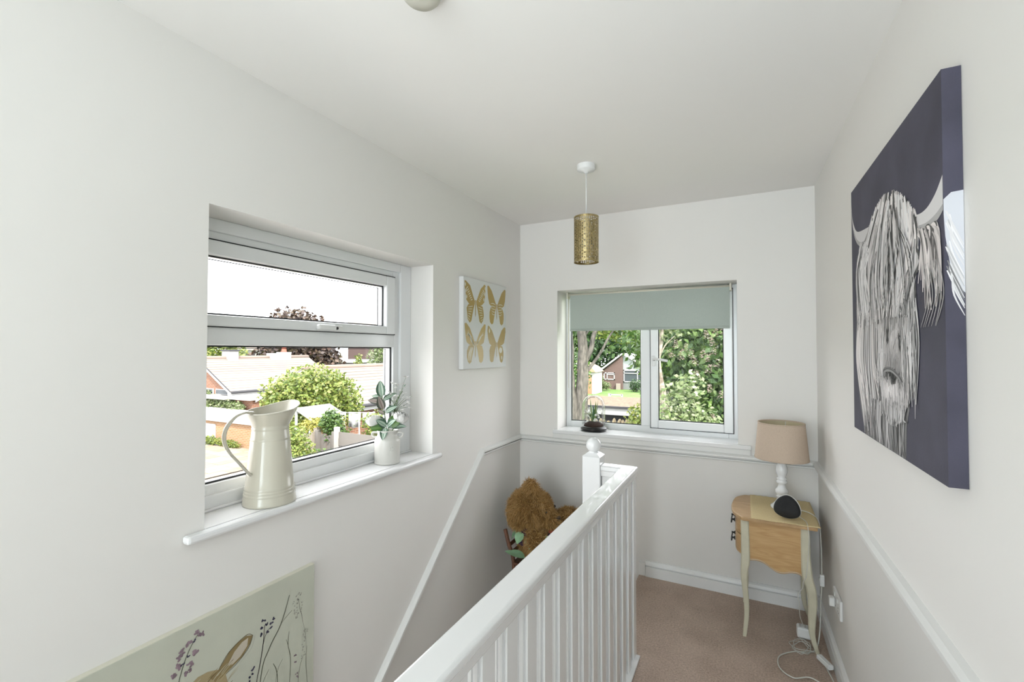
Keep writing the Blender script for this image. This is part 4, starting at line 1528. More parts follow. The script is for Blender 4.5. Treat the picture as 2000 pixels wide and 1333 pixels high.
for k in range(3):
    a = radians(75) + 2 * pi * k / 3
    b.tube([(tx + 0.020 * cos(a), ty + 0.020 * sin(a), MZ + 0.325), (tx + 0.06 * cos(a), ty + 0.06 * sin(a), MZ + 0.33), (tx + (r1_ - 0.003) * cos(a), ty + (r1_ - 0.003) * sin(a), MZ + 0.452)], 0.0016, 6)
b.build('spider', 'white_plastic', tl)

# ================================================================== SMART SPEAKER
sx_, sy_ = 0.190, 2.738
spk = thing('smart_speaker', 'rounded black fabric speaker with a white back in front of the lamp', 'speaker', (sx_, sy_, MZ))
ndir = Vector((-0.30, -0.95, 0)).normalized()
rdir = Vector((-ndir.y, ndir.x, 0))


def tri_outline(n=60, r=0.060):
    pts = []
    cs = [(cos(t) * 0.62, sin(t) * 0.62) for t in (pi / 2, pi / 2 + 2 * pi / 3, pi / 2 + 4 * pi / 3)]
    for i in range(n):
        a = 2 * pi * i / n + pi / 2
        k = 0.0
        for (px, py) in cs:       # three discs round the far corners, averaged softly: a rounded Reuleaux triangle
            bq = cos(a) * px + sin(a) * py
            k += (bq + sqrt(max(0, bq * bq - 0.3844 + 1.45 ** 2))) ** -9
        k = k ** (-1 / 9) * 1.10
        pts.append((1.05 * r * k * cos(a), r * 0.95 * k * sin(a)))
    return pts


def pillow(name, mat, prof, par):
    """rounded triangle rings: prof = (depth, scale)"""
    o = tri_outline()
    zmin = min(p[1] for p in o)
    b = MB()
    vs, fs = [], []
    n = len(o)
    for d, s in prof:
        for (u, w) in o:
            tilt = (w - zmin) * 0.18
            p = Vector((sx_, sy_, MZ)) + rdir * (u * s) + ndir * (d - tilt) + Vector((0, 0, (w * s - zmin) * 1.0 + 0.001))
            vs.append(p)
    for i in range(len(prof) - 1):
        for k in range(n):
            fs.append((i * n + k, i * n + (k + 1) % n, (i + 1) * n + (k + 1) % n, (i + 1) * n + k))
    fs += [tuple(range(n)), tuple((len(prof) - 1) * n + k for k in range(n - 1, -1, -1))]
    b.add(vs, fs, True)
    return b.build(name, mat, par)


pillow('grille', weave('black_mesh_fabric', (0.006, 0.006, 0.007), (0.02, 0.02, 0.022), 400, 400, 0.75, 0.3), [(0.030, 0.98), (0.036, 0.93), (0.042, 0.80), (0.046, 0.60), (0.048, 0.35), (0.0485, 0.1)], spk)
pillow('back_shell', 'white_plastic', [(0.0305, 0.985), (0.024, 0.995), (0.005, 0.90), (-0.012, 0.70), (-0.020, 0.45)], spk)

# ================================================================== CABLES, ADAPTERS, SOCKET
M['cable'] = plain('white_pvc_flex', (0.66, 0.65, 0.60), 0.4)
wx = lambda y: XR(y)
lc = thing('lamp_flex', 'white lamp flex running off the table and coiling over the carpet', 'cable', (0.30, 2.80, 0))
path = [(tx + 0.05, ty + 0.01, MZ + 0.006), (0.235, 2.87, MZ + 0.005), (0.29, 2.835, MZ + 0.006), (0.325, 2.79, 0.60), (0.331, 2.765, 0.50), (0.332, 2.755, 0.42), (0.331, 2.75, 0.345)]
MB().tube(bez(path, 8), 0.0026, 8).build('flex', 'cable', lc)
MB().box(0.322, 0.342, 2.740, 2.760, 0.295, 0.352, 0.004).build('inline_switch', 'white_plastic', lc)
MB().box(0.3185, 0.322, 2.744, 2.756, 0.318, 0.334, 0.001).build('rocker', 'cable', lc)
path = [(0.331, 2.75, 0.297), (0.325, 2.745, 0.22), (0.322, 2.74, 0.14), (0.314, 2.72, 0.06), (0.30, 2.70, 0.012), (0.27, 2.66, 0.006), (0.20, 2.63, 0.006), (0.135, 2.56, 0.006), (0.13, 2.47, 0.006), (0.18, 2.42, 0.006), (0.245, 2.455, 0.006), (0.30, 2.43, 0.006), (0.335, 2.45, 0.007), (0.325, 2.54, 0.008), (0.312, 2.60, 0.012)]
MB().tube(bez(path, 10), 0.0028, 8).build('flex', 'cable', lc)
b = MB()
rot = Matrix.Rotation(radians(-62), 3, 'Z')
bm = bmesh.new()
bmesh.ops.create_cube(bm, size=1)
for v in bm.verts:
    v.co = Vector((v.co.x * 0.085, v.co.y * 0.026, v.co.z * 0.022))
bmesh.ops.bevel(bm, geom=bm.edges[:], offset=0.004, segments=2, affect='EDGES')
b.bm(bm, xf=Matrix.Translation((0.318, 2.575, 0.024)) @ rot.to_4x4())
b.build('flex_connector', 'white_plastic', lc)
sc_ = thing('speaker_cable', 'thin white speaker cable hanging down the table front to its plug', 'cable', (0.24, 2.66, 0))
path = [(sx_ + 0.045, sy_ - 0.005, MZ + 0.012), (0.252, 2.715, MZ + 0.006), (0.262, 2.67, MZ + 0.006), (0.264, 2.636, TZ - 0.004), (0.268, 2.634, 0.55), (0.262, 2.632, 0.46), (0.254, 2.63, 0.38), (0.243, 2.64, 0.345), (0.240, 2.65, 0.31), (0.222, 2.66, 0.27), (0.228, 2.67, 0.22), (0.232, 2.70, 0.15), (0.250, 2.74, 0.085)]
MB().tube(bez(path, 8), 0.0018, 7).build('flex', 'cable', sc_)
b = MB()
b.box(0.225, 0.285, 2.765, 2.815, 0.004, 0.058, 0.008)
ad = b.build('plug', 'white_plastic', sc_)
b = MB()
for s_ in (-1, 1):
    b.box(0.250 + s_ * 0.011 - 0.003, 0.250 + s_ * 0.011 + 0.003, 2.775, 2.782, 0.058, 0.072)
b.build('pin', 'chrome', ad)
rs = random.Random(9)
path = [(0.232, 2.768, 0.012)]
for k in range(20):
    a = k * 2 * pi / 6.5
    r = 0.038 + 0.014 * sin(k * 1.7)
    path.append((0.235 + r * cos(a) * 0.95 + 0.012 * sin(k), 2.685 + r * 1.25 * sin(a), 0.006 + 0.0022 * (k % 5)))
path.append((0.286, 2.66, 0.008))
MB().tube(bez(path, 6), 0.0017, 6).build('coil', 'cable', sc_)

so = thing('wall_socket', 'white double wall socket low on the right wall with a small plug', 'socket', (XR(2.53), 2.53, 0.28))
b = MB()
ys0, ys1 = 2.455, 2.615
vs = [(XR(y) - d, y, z) for y in (ys0, ys1) for d in (0.0004, 0.011) for z in (0.280, 0.366)]
b.add(vs, [(0, 1, 3, 2), (4, 6, 7, 5), (0, 4, 5, 1), (2, 3, 7, 6), (0, 2, 6, 4), (1, 5, 7, 3)])
b.build('face_plate', 'white_plastic', so, bevel=0.003)
for yc in (2.50, 2.57):
    MB().box(XR(yc) - 0.0145, XR(yc) - 0.011, yc - 0.006, yc + 0.006, 0.340, 0.356, 0.001).build('switch', 'white_plastic', so)
    b = MB()
    for dy, dz in ((0, 0.018), (-0.010, 0), (0.010, 0)):
        b.box(XR(yc) - 0.0113, XR(yc) - 0.0108, yc + dy - 0.003, yc + dy + 0.003, 0.300 + dz - 0.002, 0.300 + dz + 0.002)
    b.build('pin_holes', 'black', so)
MB().box(XR(2.575) - 0.034, XR(2.575) - 0.0115, 2.557, 2.593, 0.292, 0.330, 0.005).build('plug', 'white_plastic', so)

# ================================================================== CHILD'S CHAIR AND TEDDY BEAR
M['dark_wood'] = grain('red_brown_wood', (0.075, 0.028, 0.016), (0.17, 0.07, 0.038), 0.4, (30, 30, 4), 1.0)
qx, qy = -1.18, 2.77
ch = thing('doll_chair', 'small dark red-brown wooden chair in the corner under the bear', 'chair', (qx, qy, -0.209))
SZ = 0.13
QZ = -0.209
MB().box(qx - 0.14, qx + 0.16, qy - 0.16, qy + 0.16, SZ - 0.018, SZ, 0.006).build('seat', 'dark_wood', ch)
for s_ in (-1, 1):
    MB().tube(bez([(qx - 0.115, qy + s_ * 0.145, QZ), (qx - 0.135, qy + s_ * 0.145, SZ), (qx - 0.165, qy + s_ * 0.145, 0.22), (qx - 0.195, qy + s_ * 0.145, 0.32)], 5), [0.0125] * 16, 10).build('back_post', 'dark_wood', ch)
    MB().tube([(qx + 0.145, qy + s_ * 0.14, QZ), (qx + 0.13, qy + s_ * 0.14, SZ - 0.01)], [0.010, 0.013], 10).build('leg', 'dark_wood', ch)
for z, x in ((0.18, -0.150), (0.225, -0.166)):
    MB().box(qx + x - 0.005, qx + x + 0.005, qy - 0.14, qy + 0.14, z - 0.012, z + 0.012, 0.003).build('back_slat', 'dark_wood', ch)
for s_ in (-1, 1):
    MB().tube([(qx - 0.121, qy + s_ * 0.143, -0.03), (qx + 0.137, qy + s_ * 0.14, -0.03)], 0.007, 8).build('stretcher', 'dark_wood', ch)

br = thing('teddy_bear', 'big shaggy brown teddy bear slumped forward in a green leaf outfit', 'teddy bear', (qx, qy, SZ))
bm = bmesh.new()


def lump(c, r, sc=(1, 1, 1), rz=0.0, ry=0.0):
    mtx = Matrix.Translation(c) @ Matrix.Rotation(rz, 4, 'Z') @ Matrix.Rotation(ry, 4, 'Y') @ Matrix.Diagonal((*[r * k for k in sc], 1))
    bmesh.ops.create_icosphere(bm, subdivisions=3, radius=1, matrix=mtx)


HC = Vector((qx - 0.072, qy - 0.02, 0.438))       # head centre; the bear looks along +x and down
lump((qx - 0.03, qy, 0.245), 0.125, (0.95, 1.05, 1.05))
lump((qx - 0.02, qy, 0.32), 0.09, (1, 1.1, 1))
lump(HC, 0.132, (1.08, 0.98, 0.93))
lump(HC + Vector((-0.045, -0.03, -0.045)), 0.095, (1, 1, 0.85))       # cheek
lump(HC + Vector((0.118, -0.01, -0.055)), 0.070, (1.05, 0.95, 0.85))   # muzzle
lump(HC + Vector((0.062, -0.005, -0.02)), 0.098, (1.0, 0.95, 0.95))
lump(HC + Vector((0.022, -0.050, 0.148)), 0.047, (0.95, 0.60, 1.15), 0.2)        # near ear
lump(HC + Vector((0.012, -0.042, 0.105)), 0.050, (1.2, 0.7, 0.9))
lump(HC + Vector((-0.035, 0.125, 0.045)), 0.045, (0.95, 0.55, 1.0), -0.3)        # far ear
lump((qx + 0.015, qy - 0.125, 0.275), 0.062, (1.2, 0.95, 1.0), -0.3, 0.6)        # near arm
lump((qx + 0.060, qy - 0.150, 0.235), 0.056, (1.25, 0.95, 0.95), -0.3, 0.5)
lump((qx + 0.07, qy + 0.09, 0.345), 0.062, (1.4, 0.95, 0.95), 0.2, -0.25)        # far arm, reaching out
lump((qx + 0.145, qy + 0.10, 0.372), 0.062, (1.2, 1.0, 1.0), 0.2, -0.1)
for s_ in (-1, 1):                                                         # legs stretched forward
    lump((qx + 0.10, qy + s_ * 0.095, 0.185), 0.066, (1.5, 0.95, 0.85), s_ * 0.25)
    lump((qx + 0.215, qy + s_ * 0.13, 0.195), 0.060, (0.8, 1.0, 1.25), s_ * 0.25)
me = bpy.data.meshes.new('bear_lumps')
bm.to_mesh(me)
bm.free()
tmp = bpy.data.objects.new('bear_lumps', me)
COL.objects.link(tmp)
rm = tmp.modifiers.new('r', 'REMESH')
rm.mode = 'VOXEL'
rm.voxel_size = 0.010
smo = tmp.modifiers.new('s', 'SMOOTH')
smo.iterations = 4
dg = bpy.context.evaluated_depsgraph_get()
ev = tmp.evaluated_get(dg).to_mesh()
bv = [v.co.copy() for v in ev.vertices]
bn = [v.normal.copy() for v in ev.vertices]
bf = [tuple(p.vertices) for p in ev.polygons]
fa = [(p.center.copy(), p.normal.copy(), p.area) for p in ev.polygons]
tmp.evaluated_get(dg).to_mesh_clear()
bpy.data.objects.remove(tmp, do_unlink=True)
b = MB()
b.add(bv, bf, True)
b.build('body', plain('brown_plush', (0.20, 0.105, 0.030), 0.95, var=0.35, scale=60), br)
# shaggy pile
M['fur'] = island('shaggy_golden_brown_fur', [(0.19, 0.098, 0.026), (0.36, 0.20, 0.058), (0.50, 0.29, 0.10), (0.64, 0.42, 0.19)], 0.7)
rs = random.Random(21)
b = MB()
vs, fs = [], []
tot = sum(a for _, _, a in fa)
for c, nrm, a in fa:
    k = 32000 * a / tot
    k = int(k) + (1 if rs.random() < k - int(k) else 0)
    for _ in range(k):
        base = c + Vector((rs.uniform(-1, 1), rs.uniform(-1, 1), rs.uniform(-1, 1))) * 0.005
        fl_ = noise.noise_vector(base * 22) * 0.9
        d = (nrm * 0.75 + fl_ + Vector((rs.gauss(0, .22), rs.gauss(0, .22), rs.gauss(0, .22) - 0.28))).normalized()
        L = rs.uniform(0.018, 0.036)
        s_ = d.cross(Vector((rs.uniform(-1, 1), rs.uniform(-1, 1), rs.uniform(-1, 1)))).normalized() * 0.0011
        mid = base + d * L * 0.55
        tip = base + d * L + Vector((0, 0, -0.30 * L)) + fl_ * L * 0.4
        n0 = len(vs)
        vs += [base - s_, base + s_, mid + s_ * 0.8, mid - s_ * 0.8, tip]
        fs += [(n0, n0 + 1, n0 + 2, n0 + 3), (n0 + 3, n0 + 2, n0 + 4)]
b.add(vs, fs, False)
b.build('fur', 'fur', br, kind='stuff')
EY = HC + Vector((0.138, -0.066, 0.010))
MB().ball(EY, 0.0065, 12, 8).build('eye', plain('black_bead', (0.01, 0.008, 0.008), 0.1), br)
MB().ball(HC + Vector((0.140, 0.062, 0.012)), 0.009, 12, 8).build('eye', bpy.data.materials['black_bead'], br)
MB().ball(HC + Vector((0.195, -0.01, -0.035)), 0.019, 12, 8, (0.8, 1.2, 0.8)).build('nose', plain('dark_brown_nose', (0.02, 0.012, 0.01), 0.5), br)
MB().ball(HC + Vector((0.162, -0.04, -0.110)), 0.022, 12, 8, (1.0, 1.1, 0.6)).build('tongue', plain('red_felt', (0.42, 0.07, 0.05), 0.8), br)
# leafy outfit: green leaf panels and a purple bodice
M['felt'] = plain('green_leaf_cloth', (0.33, 0.56, 0.33), 0.75, var=0.15, scale=25)
M['purple'] = plain('purple_velvet', (0.035, 0.012, 0.05), 0.8)
b = MB()
b.lathe([(0.148, 0.235), (0.152, 0.26), (0.140, 0.30), (0.115, 0.335), (0.105, 0.345)], (qx - 0.028, qy, 0), 32, False)
b.build('bodice', 'purple', br)


def cloth_leaf(base, d, L, Wd, droop):
    return leaf(base, d, (0, 0, 1), L, Wd, 0.18, droop, lambda s, t: (1, 1, 1), br, 'leaf_panel', 'felt')


for k in range(11):
    a = 2 * pi * k / 11 + 0.25
    r0 = 0.130
    cloth_leaf((qx - 0.028 + r0 * cos(a), qy + r0 * sin(a), 0.300 + 0.01 * (k % 2)), (cos(a), sin(a), -0.9), 0.075, 0.085, 0.25)
cloth_leaf((qx - 0.045, qy - 0.165, 0.175), (-0.95, -0.15, 0.28), 0.135, 0.095, 0.1)
cloth_leaf((qx - 0.06, qy - 0.165, 0.165), (0.75, -0.35, -0.25), 0.12, 0.09, 0.2)
cloth_leaf((qx + 0.06, qy - 0.10, 0.285), (0.8, -0.5, 0.0), 0.12, 0.09, 0.2)
cloth_leaf((qx + 0.07, qy + 0.02, 0.315), (0.9, -0.1, 0.15), 0.11, 0.08, 0.2)

# ================================================================== OUTSIDE
G = -2.75


def brick_mat(name, c1, c2, mortar, scale=1.0):
    m, nt, b = new_mat(name)
    g = N(nt, 'ShaderNodeNewGeometry')
    sp_ = N(nt, 'ShaderNodeSeparateXYZ')
    nt.links.new(g.outputs['Position'], sp_.inputs[0])
    ad_ = N(nt, 'ShaderNodeMath', operation='ADD')
    nt.links.new(sp_.outputs['X'], ad_.inputs[0])
    nt.links.new(sp_.outputs['Y'], ad_.inputs[1])
    cb = N(nt, 'ShaderNodeCombineXYZ')
    nt.links.new(ad_.outputs[0], cb.inputs['X'])
    nt.links.new(sp_.outputs['Z'], cb.inputs['Y'])
    bt_ = N(nt, 'ShaderNodeTexBrick')
    bt_.inputs['Scale'].default_value = scale
    bt_.inputs['Brick Width'].default_value = 0.225
    bt_.inputs['Row Height'].default_value = 0.075
    bt_.inputs['Mortar Size'].default_value = 0.008
    bt_.inputs['Color1'].default_value = (*c1, 1)
    bt_.inputs['Color2'].default_value = (*c2, 1)
    bt_.inputs['Mortar'].default_value = (*mortar, 1)
    nt.links.new(cb.outputs[0], bt_.inputs['Vector'])
    nt.links.new(bt_.outputs['Color'], b.inputs['Base Color'])
    b.inputs['Roughness'].default_value = 0.9
    return m


M['brick_red'] = brick_mat('orange_red_brick', (0.30, 0.115, 0.06), (0.38, 0.16, 0.085), (0.42, 0.35, 0.28))
M['brick_brown'] = brick_mat('purple_brown_brick', (0.13, 0.075, 0.065), (0.17, 0.10, 0.085), (0.20, 0.16, 0.14))
M['brick_orange'] = brick_mat('sandy_orange_brick', (0.42, 0.21, 0.08), (0.50, 0.27, 0.12), (0.5, 0.42, 0.32))
M['tile_buff'] = island('sun_bleached_roof_tile', [(0.34, 0.29, 0.245), (0.42, 0.365, 0.31), (0.48, 0.42, 0.365)], 0.85)
M['ext_white'] = plain('white_render', (0.62, 0.61, 0.59), 0.8, var=0.05, scale=3)
M['fascia'] = plain('white_fascia', (0.66, 0.66, 0.66), 0.5)
M['felt_roof'] = plain('pale_felt_roof', (0.58, 0.57, 0.55), 0.9, var=0.08, scale=2)
M['dark_frame'] = plain('dark_gap', (0.03, 0.03, 0.035), 0.8)
M['ext_glass'] = plain('house_glazing', (0.05, 0.06, 0.07), 0.12)
M['lawn'] = plain('lawn_grass', (0.13, 0.25, 0.045), 0.95, var=0.35, scale=1.5, bump=0.8, bscale=30)
M['concrete'] = plain('pale_concrete', (0.50, 0.47, 0.43), 0.95, var=0.1, scale=2)
M['slab'] = island('buff_paving_slab', [(0.44, 0.32, 0.21), (0.50, 0.38, 0.27), (0.56, 0.45, 0.34), (0.47, 0.34, 0.22)], 0.95)
M['fence_pale'] = island('sunlit_fence_board', [(0.34, 0.28, 0.22), (0.46, 0.40, 0.33), (0.55, 0.50, 0.43)], 0.9)
M['fence_grey'] = island('weathered_grey_board', [(0.16, 0.145, 0.13), (0.22, 0.20, 0.18), (0.29, 0.265, 0.24)], 0.9)
M['bark'] = grain('grey_bark', (0.055, 0.052, 0.042), (0.24, 0.22, 0.185), 0.95, (14, 14, 3), 2.5)
M['birch'] = grain('pale_birch_bark', (0.20, 0.16, 0.12), (0.52, 0.47, 0.38), 0.9, (5, 5, 9), 1.0)
LEAF = {
    'lime': island('lime_leaf', [(0.10, 0.17, 0.025), (0.22, 0.32, 0.05), (0.33, 0.40, 0.08), (0.45, 0.47, 0.14)], 0.5, 0.3),
    'mid': island('mid_green_leaf', [(0.035, 0.09, 0.018), (0.075, 0.17, 0.03), (0.13, 0.25, 0.05), (0.20, 0.32, 0.07)], 0.5, 0.3),
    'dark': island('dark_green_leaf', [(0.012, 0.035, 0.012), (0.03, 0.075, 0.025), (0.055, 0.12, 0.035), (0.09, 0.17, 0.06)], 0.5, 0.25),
    'copper': island('copper_leaf', [(0.035, 0.022, 0.020), (0.075, 0.045, 0.038), (0.11, 0.08, 0.05), (0.17, 0.10, 0.07)], 0.5, 0.2),
    'pale': island('pale_green_leaf', [(0.12, 0.20, 0.06), (0.24, 0.34, 0.11), (0.38, 0.46, 0.22), (0.55, 0.60, 0.38)], 0.5, 0.3),
    'gold': island('golden_leaf', [(0.28, 0.30, 0.03), (0.42, 0.40, 0.05), (0.52, 0.48, 0.10)], 0.5, 0.3),
}


def foliage(blobs, n, size, seed, droop=0.0, long=1.0, shell=0.45):
    """leaf blades scattered through a cluster of ellipsoids (c, r)"""
    r = random.Random(seed)
    vs, fs = [], []
    wts = [b[1][0] * b[1][1] * b[1][2] for b in blobs]
    tot = sum(wts)
    for (c, rad), w in zip(blobs, wts):
        for _ in range(int(n * w / tot)):
            d = Vector((r.gauss(0, 1), r.gauss(0, 1), r.gauss(0, 1))).normalized()
            q = (shell + (1 - shell) * r.random()) if r.random() < 0.8 else r.random()
            q *= 1 + 0.14 * noise.noise(d * 2.6 + Vector(c))
            p = Vector((c[0] + d.x * rad[0] * q, c[1] + d.y * rad[1] * q, c[2] + d.z * rad[2] * q))
            a = Vector((r.gauss(0, 1), r.gauss(0, 1), r.gauss(0, 0.6) - droop)).normalized()
            s_ = a.cross(d + Vector((r.gauss(0, .5), r.gauss(0, .5), r.gauss(0, .5))))
            if s_.length < 1e-4:
                continue
            s_.normalize()
            L = size * r.uniform(0.6, 1.3)
            w_ = L * 0.32 / long
            k = len(vs)
            vs += [p, p + a * L * 0.45 + s_ * w_, p + a * L, p + a * L * 0.45 - s_ * w_]
            fs.append((k, k + 1, k + 2, k + 3))
    b = MB()
    b.add(vs, fs, False)
    return b


def plant(name, label, cat, loc, blobs, n, size, seed, leafmat, trunk=None, bark='bark', group=None, droop=0.0, long=1.0, shell=0.45):
    t = thing(name, label, cat, loc, group)
    foliage(blobs, n, size, seed, droop, long, shell).build('foliage', LEAF[leafmat], t, kind='stuff')
    for pth, rad in (trunk or [([(loc[0], loc[1], loc[2]), (blobs[0][0][0], blobs[0][0][1], blobs[0][0][2])], [0.06, 0.03])]):
        P = bez(pth, 5)
        R = [rad[0] + (rad[1] - rad[0]) * i / (len(P) - 1) for i in range(len(P))]
        MB().tube(P, R, 8).build('trunk', bark, t)
    return t




def dim(m, k):
    """scale every base tint of a material: the outdoor surfaces are set for full daylight"""
    for n in m.node_tree.nodes:
        if n.type == 'VALTORGB':
            for e in n.color_ramp.elements:
                e.color = [c * k for c in e.color[:3]] + [1]
        elif n.type == 'TEX_BRICK':
            for s_ in ('Color1', 'Color2', 'Mortar'):
                n.inputs[s_].default_value = [c * k for c in n.inputs[s_].default_value[:3]] + [1]
        elif n.type == 'BSDF_PRINCIPLED':
            n.inputs['Base Color'].default_value = [c * k for c in n.inputs['Base Color'].default_value[:3]] + [1]


for nm, k in (('brick_red', .5), ('brick_brown', .6), ('brick_orange', .5), ('tile_buff', .40), ('ext_white', .5), ('fascia', .5), ('felt_roof', .5), ('lawn', .55), ('concrete', .62), ('slab', .42), ('fence_pale', .5), ('fence_grey', .55), ('bark', .5), ('birch', .6)):
    dim(M[nm], k)
for nm, m_ in LEAF.items():
    dim(m_, {'lime': .52, 'mid': .5, 'dark': .6, 'copper': .6, 'pale': .5, 'gold': .5}[nm])
# ---- ground
MB().box(-110, 60, 3.6, 110, G - 0.2, G).build('ground', 'lawn', kind='structure')
MB().box(-110, -2.2, -30, 3.6, G - 0.2, G).build('ground_side', 'concrete', kind='structure')
cf = MB().box(-27, -9.0, 12.46, 14.0, G, G + 0.012).build('concrete_apron', 'concrete', kind='structure')
MB().box(-13.0, -2.2, 3.6, 12.46, G, G + 0.012).build('concrete_yard', 'concrete', kind='structure')
MB().box(-60, -21.2, 3.6, 12.46, G, G + 0.012).build('concrete_forecourt', 'concrete', kind='structure')
MB().box(-21.2, -13.0, 3.6, 7.6, G, G + 0.012).build('concrete_path', 'concrete', kind='structure')

sl = thing('slab_drive', 'buff paving slab drive beside the brick bungalow', 'driveway', (-17, 10, G))
MB().box(-21.2, -13.0, 7.6, 12.45, G, G + 0.006).build('bedding', 'concrete', sl)
slab = None
rs = random.Random(4)
for i in range(18):
    for j in range(11):
        x, y = -21.15 + i * 0.45, 7.6 + j * 0.44
        if slab is None:
            slab = MB().box(x, x + 0.435, y, y + 0.425, G + 0.006, G + 0.03).build('slab', 'slab', sl)
            sx0, sy0 = x, y
        else:
            o = slab.copy()
            COL.objects.link(o)
            o.location = slab.location + Vector((x - sx0, y - sy0, rs.uniform(-0.003, 0.003)))
# random per object tint for the copied slabs
nt = M['slab'].node_tree
oi = nt.nodes.new('ShaderNodeObjectInfo')
for l_ in list(nt.links):
    if l_.from_node.type == 'NEW_GEOMETRY':
        to = l_.to_socket
        nt.links.remove(l_)
        nt.links.new(oi.outputs['Random'], to)


def roof_courses(b, xe, ze, xr, zr, y0, y1, n, th=0.035):
    """tile courses stepping up from eave (xe, ze) to ridge (xr, zr)"""
    for i in range(n):
        t0, t1 = i / n, (i + 1.12) / n
        xa, za, xb_, zb_ = xe + (xr - xe) * t0, ze + (zr - ze) * t0, xe + (xr - xe) * min(1, t1), ze + (zr - ze) * min(1, t1)
        b.prism([(xa, y0, za), (xa, y0, za + th), (xb_, y0, zb_ + 0.006), (xb_, y0, zb_)], (0, y1 - y0, 0))


def bungalow(name, label, xe, ze, xr, zr, y0, y1, n):
    t = thing(name, label, 'house', ((xe + xr) / 2, y0, G))
    xb_ = 2 * xr - xe
    b = MB()
    b.prism([(xe - 0.35, y0 + 0.05, G), (xb_ + 0.35, y0 + 0.05, G), (xb_ + 0.35, y0 + 0.05, ze + 0.14), (xr, y0 + 0.05, zr - 0.04), (xe - 0.35, y0 + 0.05, ze + 0.14)], (0, y1 - y0 - 0.1, 0))
    b.build('brick_walls', 'brick_red', t)
    for (xs, nm) in ((xe, 'roof_slope'), (xb_, 'roof_slope')):
        b = MB()
        roof_courses(b, xs, ze, xr, zr, y0 - 0.12, y1, n)
        b.build(nm, 'tile_buff', t)
    MB().tube([(xr, y0 - 0.12, zr + 0.02), (xr, y1, zr + 0.02)], 0.10, 8).build('ridge_tiles', plain('ridge_tile', (0.16, 0.12, 0.10), 0.9), t)
    b = MB()
    b.prism([(xe, y0 - 0.13, ze - 0.02), (xr, y0 - 0.13, zr - 0.02), (xr, y0 - 0.13, zr - 0.16), (xe, y0 - 0.13, ze - 0.16)], (0, 0.03, 0))
    b.prism([(xb_, y0 - 0.13, ze - 0.02), (xr, y0 - 0.13, zr - 0.02), (xr, y0 - 0.13, zr - 0.16), (xb_, y0 - 0.13, ze - 0.16)], (0, 0.03, 0))
    b.build('bargeboard', 'fascia', t)
    b = MB()
    b.prism([(xe + 0.01, y0 - 0.14, ze + 0.03), (xr, y0 - 0.14, zr + 0.03), (xr, y0 - 0.14, zr - 0.03), (xe + 0.01, y0 - 0.14, ze - 0.03)], (0, 0.012, 0))
    b.build('verge_edge', 'dark_frame', t)
    MB().tube([(xe + 0.06, y0 - 0.1, ze - 0.02), (xe + 0.06, y1, ze - 0.02)], 0.06, 8).build('gutter', 'dark_frame', t)
    MB().box(xe - 0.30, xe + 0.0, y0 - 0.08, y1, ze - 0.2, ze - 0.04).build('soffit', 'fascia', t)
    return t


bA = bungalow('bungalow', 'red brick gable bungalow with a pale tiled roof and red chimney pot', -21.05, -0.45, -23.70, 1.06, 13.17, 19.4, 14)
ck = MB().box(-23.92, -23.48, 17.53, 17.97, 0.8, 1.28).build('chimney', 'brick_red', bA)
MB().box(-23.98, -23.42, 17.47, 18.03, 1.28, 1.36).build('capping', 'fascia', ck)
MB().lathe([(0.17, 0), (0.13, 0.06), (0.12, 0.30), (0.19, 0.34), (0.19, 0.42), (0.12, 0.46)], (-23.7, 17.75, 1.36), 14).build('pot', plain('terracotta', (0.26, 0.075, 0.05), 0.8), ck)
ck = MB().box(-24.0, -23.4, 14.4, 14.9, 0.9, 1.42).build('chimney', 'ext_white', bA)
MB().box(-24.05, -23.35, 14.35, 14.95, 1.42, 1.50).build('capping', 'dark_frame', ck)
MB().box(-23.9, -23.4, 16.8, 18.0, 0.9, 1.30).build('roof_vent', 'ext_white', bA)
b = MB()
b.box(-21.9, -19.6, 13.0, 19.0, -0.78, -0.62)
b.box(-27.0, -21.2, 12.85, 13.2, -0.80, -0.62)
ex = b.build('flat_roof', 'felt_roof', bA)
MB().box(-21.0, -19.75, 13.25, 18.9, G, -0.78).build('extension_wall', 'brick_red', bA)
for y in (13.9, 15.6, 17.0):
    f_ = MB().box(-19.77, -19.72, y, y + 1.0, -2.1, -1.0).build('window', 'fascia', bA)
    MB().box(-19.73, -19.70, y + 0.07, y + 0.93, -2.02, -1.08).build('glazing', 'ext_glass', f_)
for x in (-23.6, -22.4):
    f_ = MB().box(x, x + 1.0, 13.17, 13.215, -0.62, -0.36).build('window', 'fascia', bA)
    MB().box(x + 0.06, x + 0.94, 13.15, 13.18, -0.58, -0.40).build('glazing', 'ext_glass', f_)

bB = bungalow('bungalow', 'pale tiled bungalow roof right of the bushy lime-green tree', -11.95, -0.45, -14.66, 0.77, 11.9, 21.0, 12)
MB().box(-11.62, -11.60, 12.4, 14.6, -2.3, -0.8).build('window', 'fascia', bB)

# low brick store with a pale lid, low wall
ls = thing('brick_store', 'low brick garden store with a white lean-to lid beside the drive', 'shed', (-20.5, 12.8, G))
MB().box(-22.6, -18.4, 12.5, 13.0, G + 0.012, -1.70).build('wall', 'brick_orange', ls)
b = MB()
b.prism([(-22.9, 12.38, -1.70), (-22.9, 12.38, -1.62), (-22.9, 12.98, -1.20), (-22.9, 12.98, -1.28)], (4.7, 0, 0))
b.build('lid', 'felt_roof', ls)
MB().box(-21.9, -21.2, 12.46, 12.5, G + 0.1, -1.85).build('hatch', 'fascia', ls)
lw = MB().box(-18.3, -15.0, 12.52, 12.72, G + 0.012, -2.20).build('garden_wall', 'brick_orange', loc=(-16.6, 12.6, G))
tag(lw, 'low sandy orange brick wall at the far edge of the slab drive', 'wall')

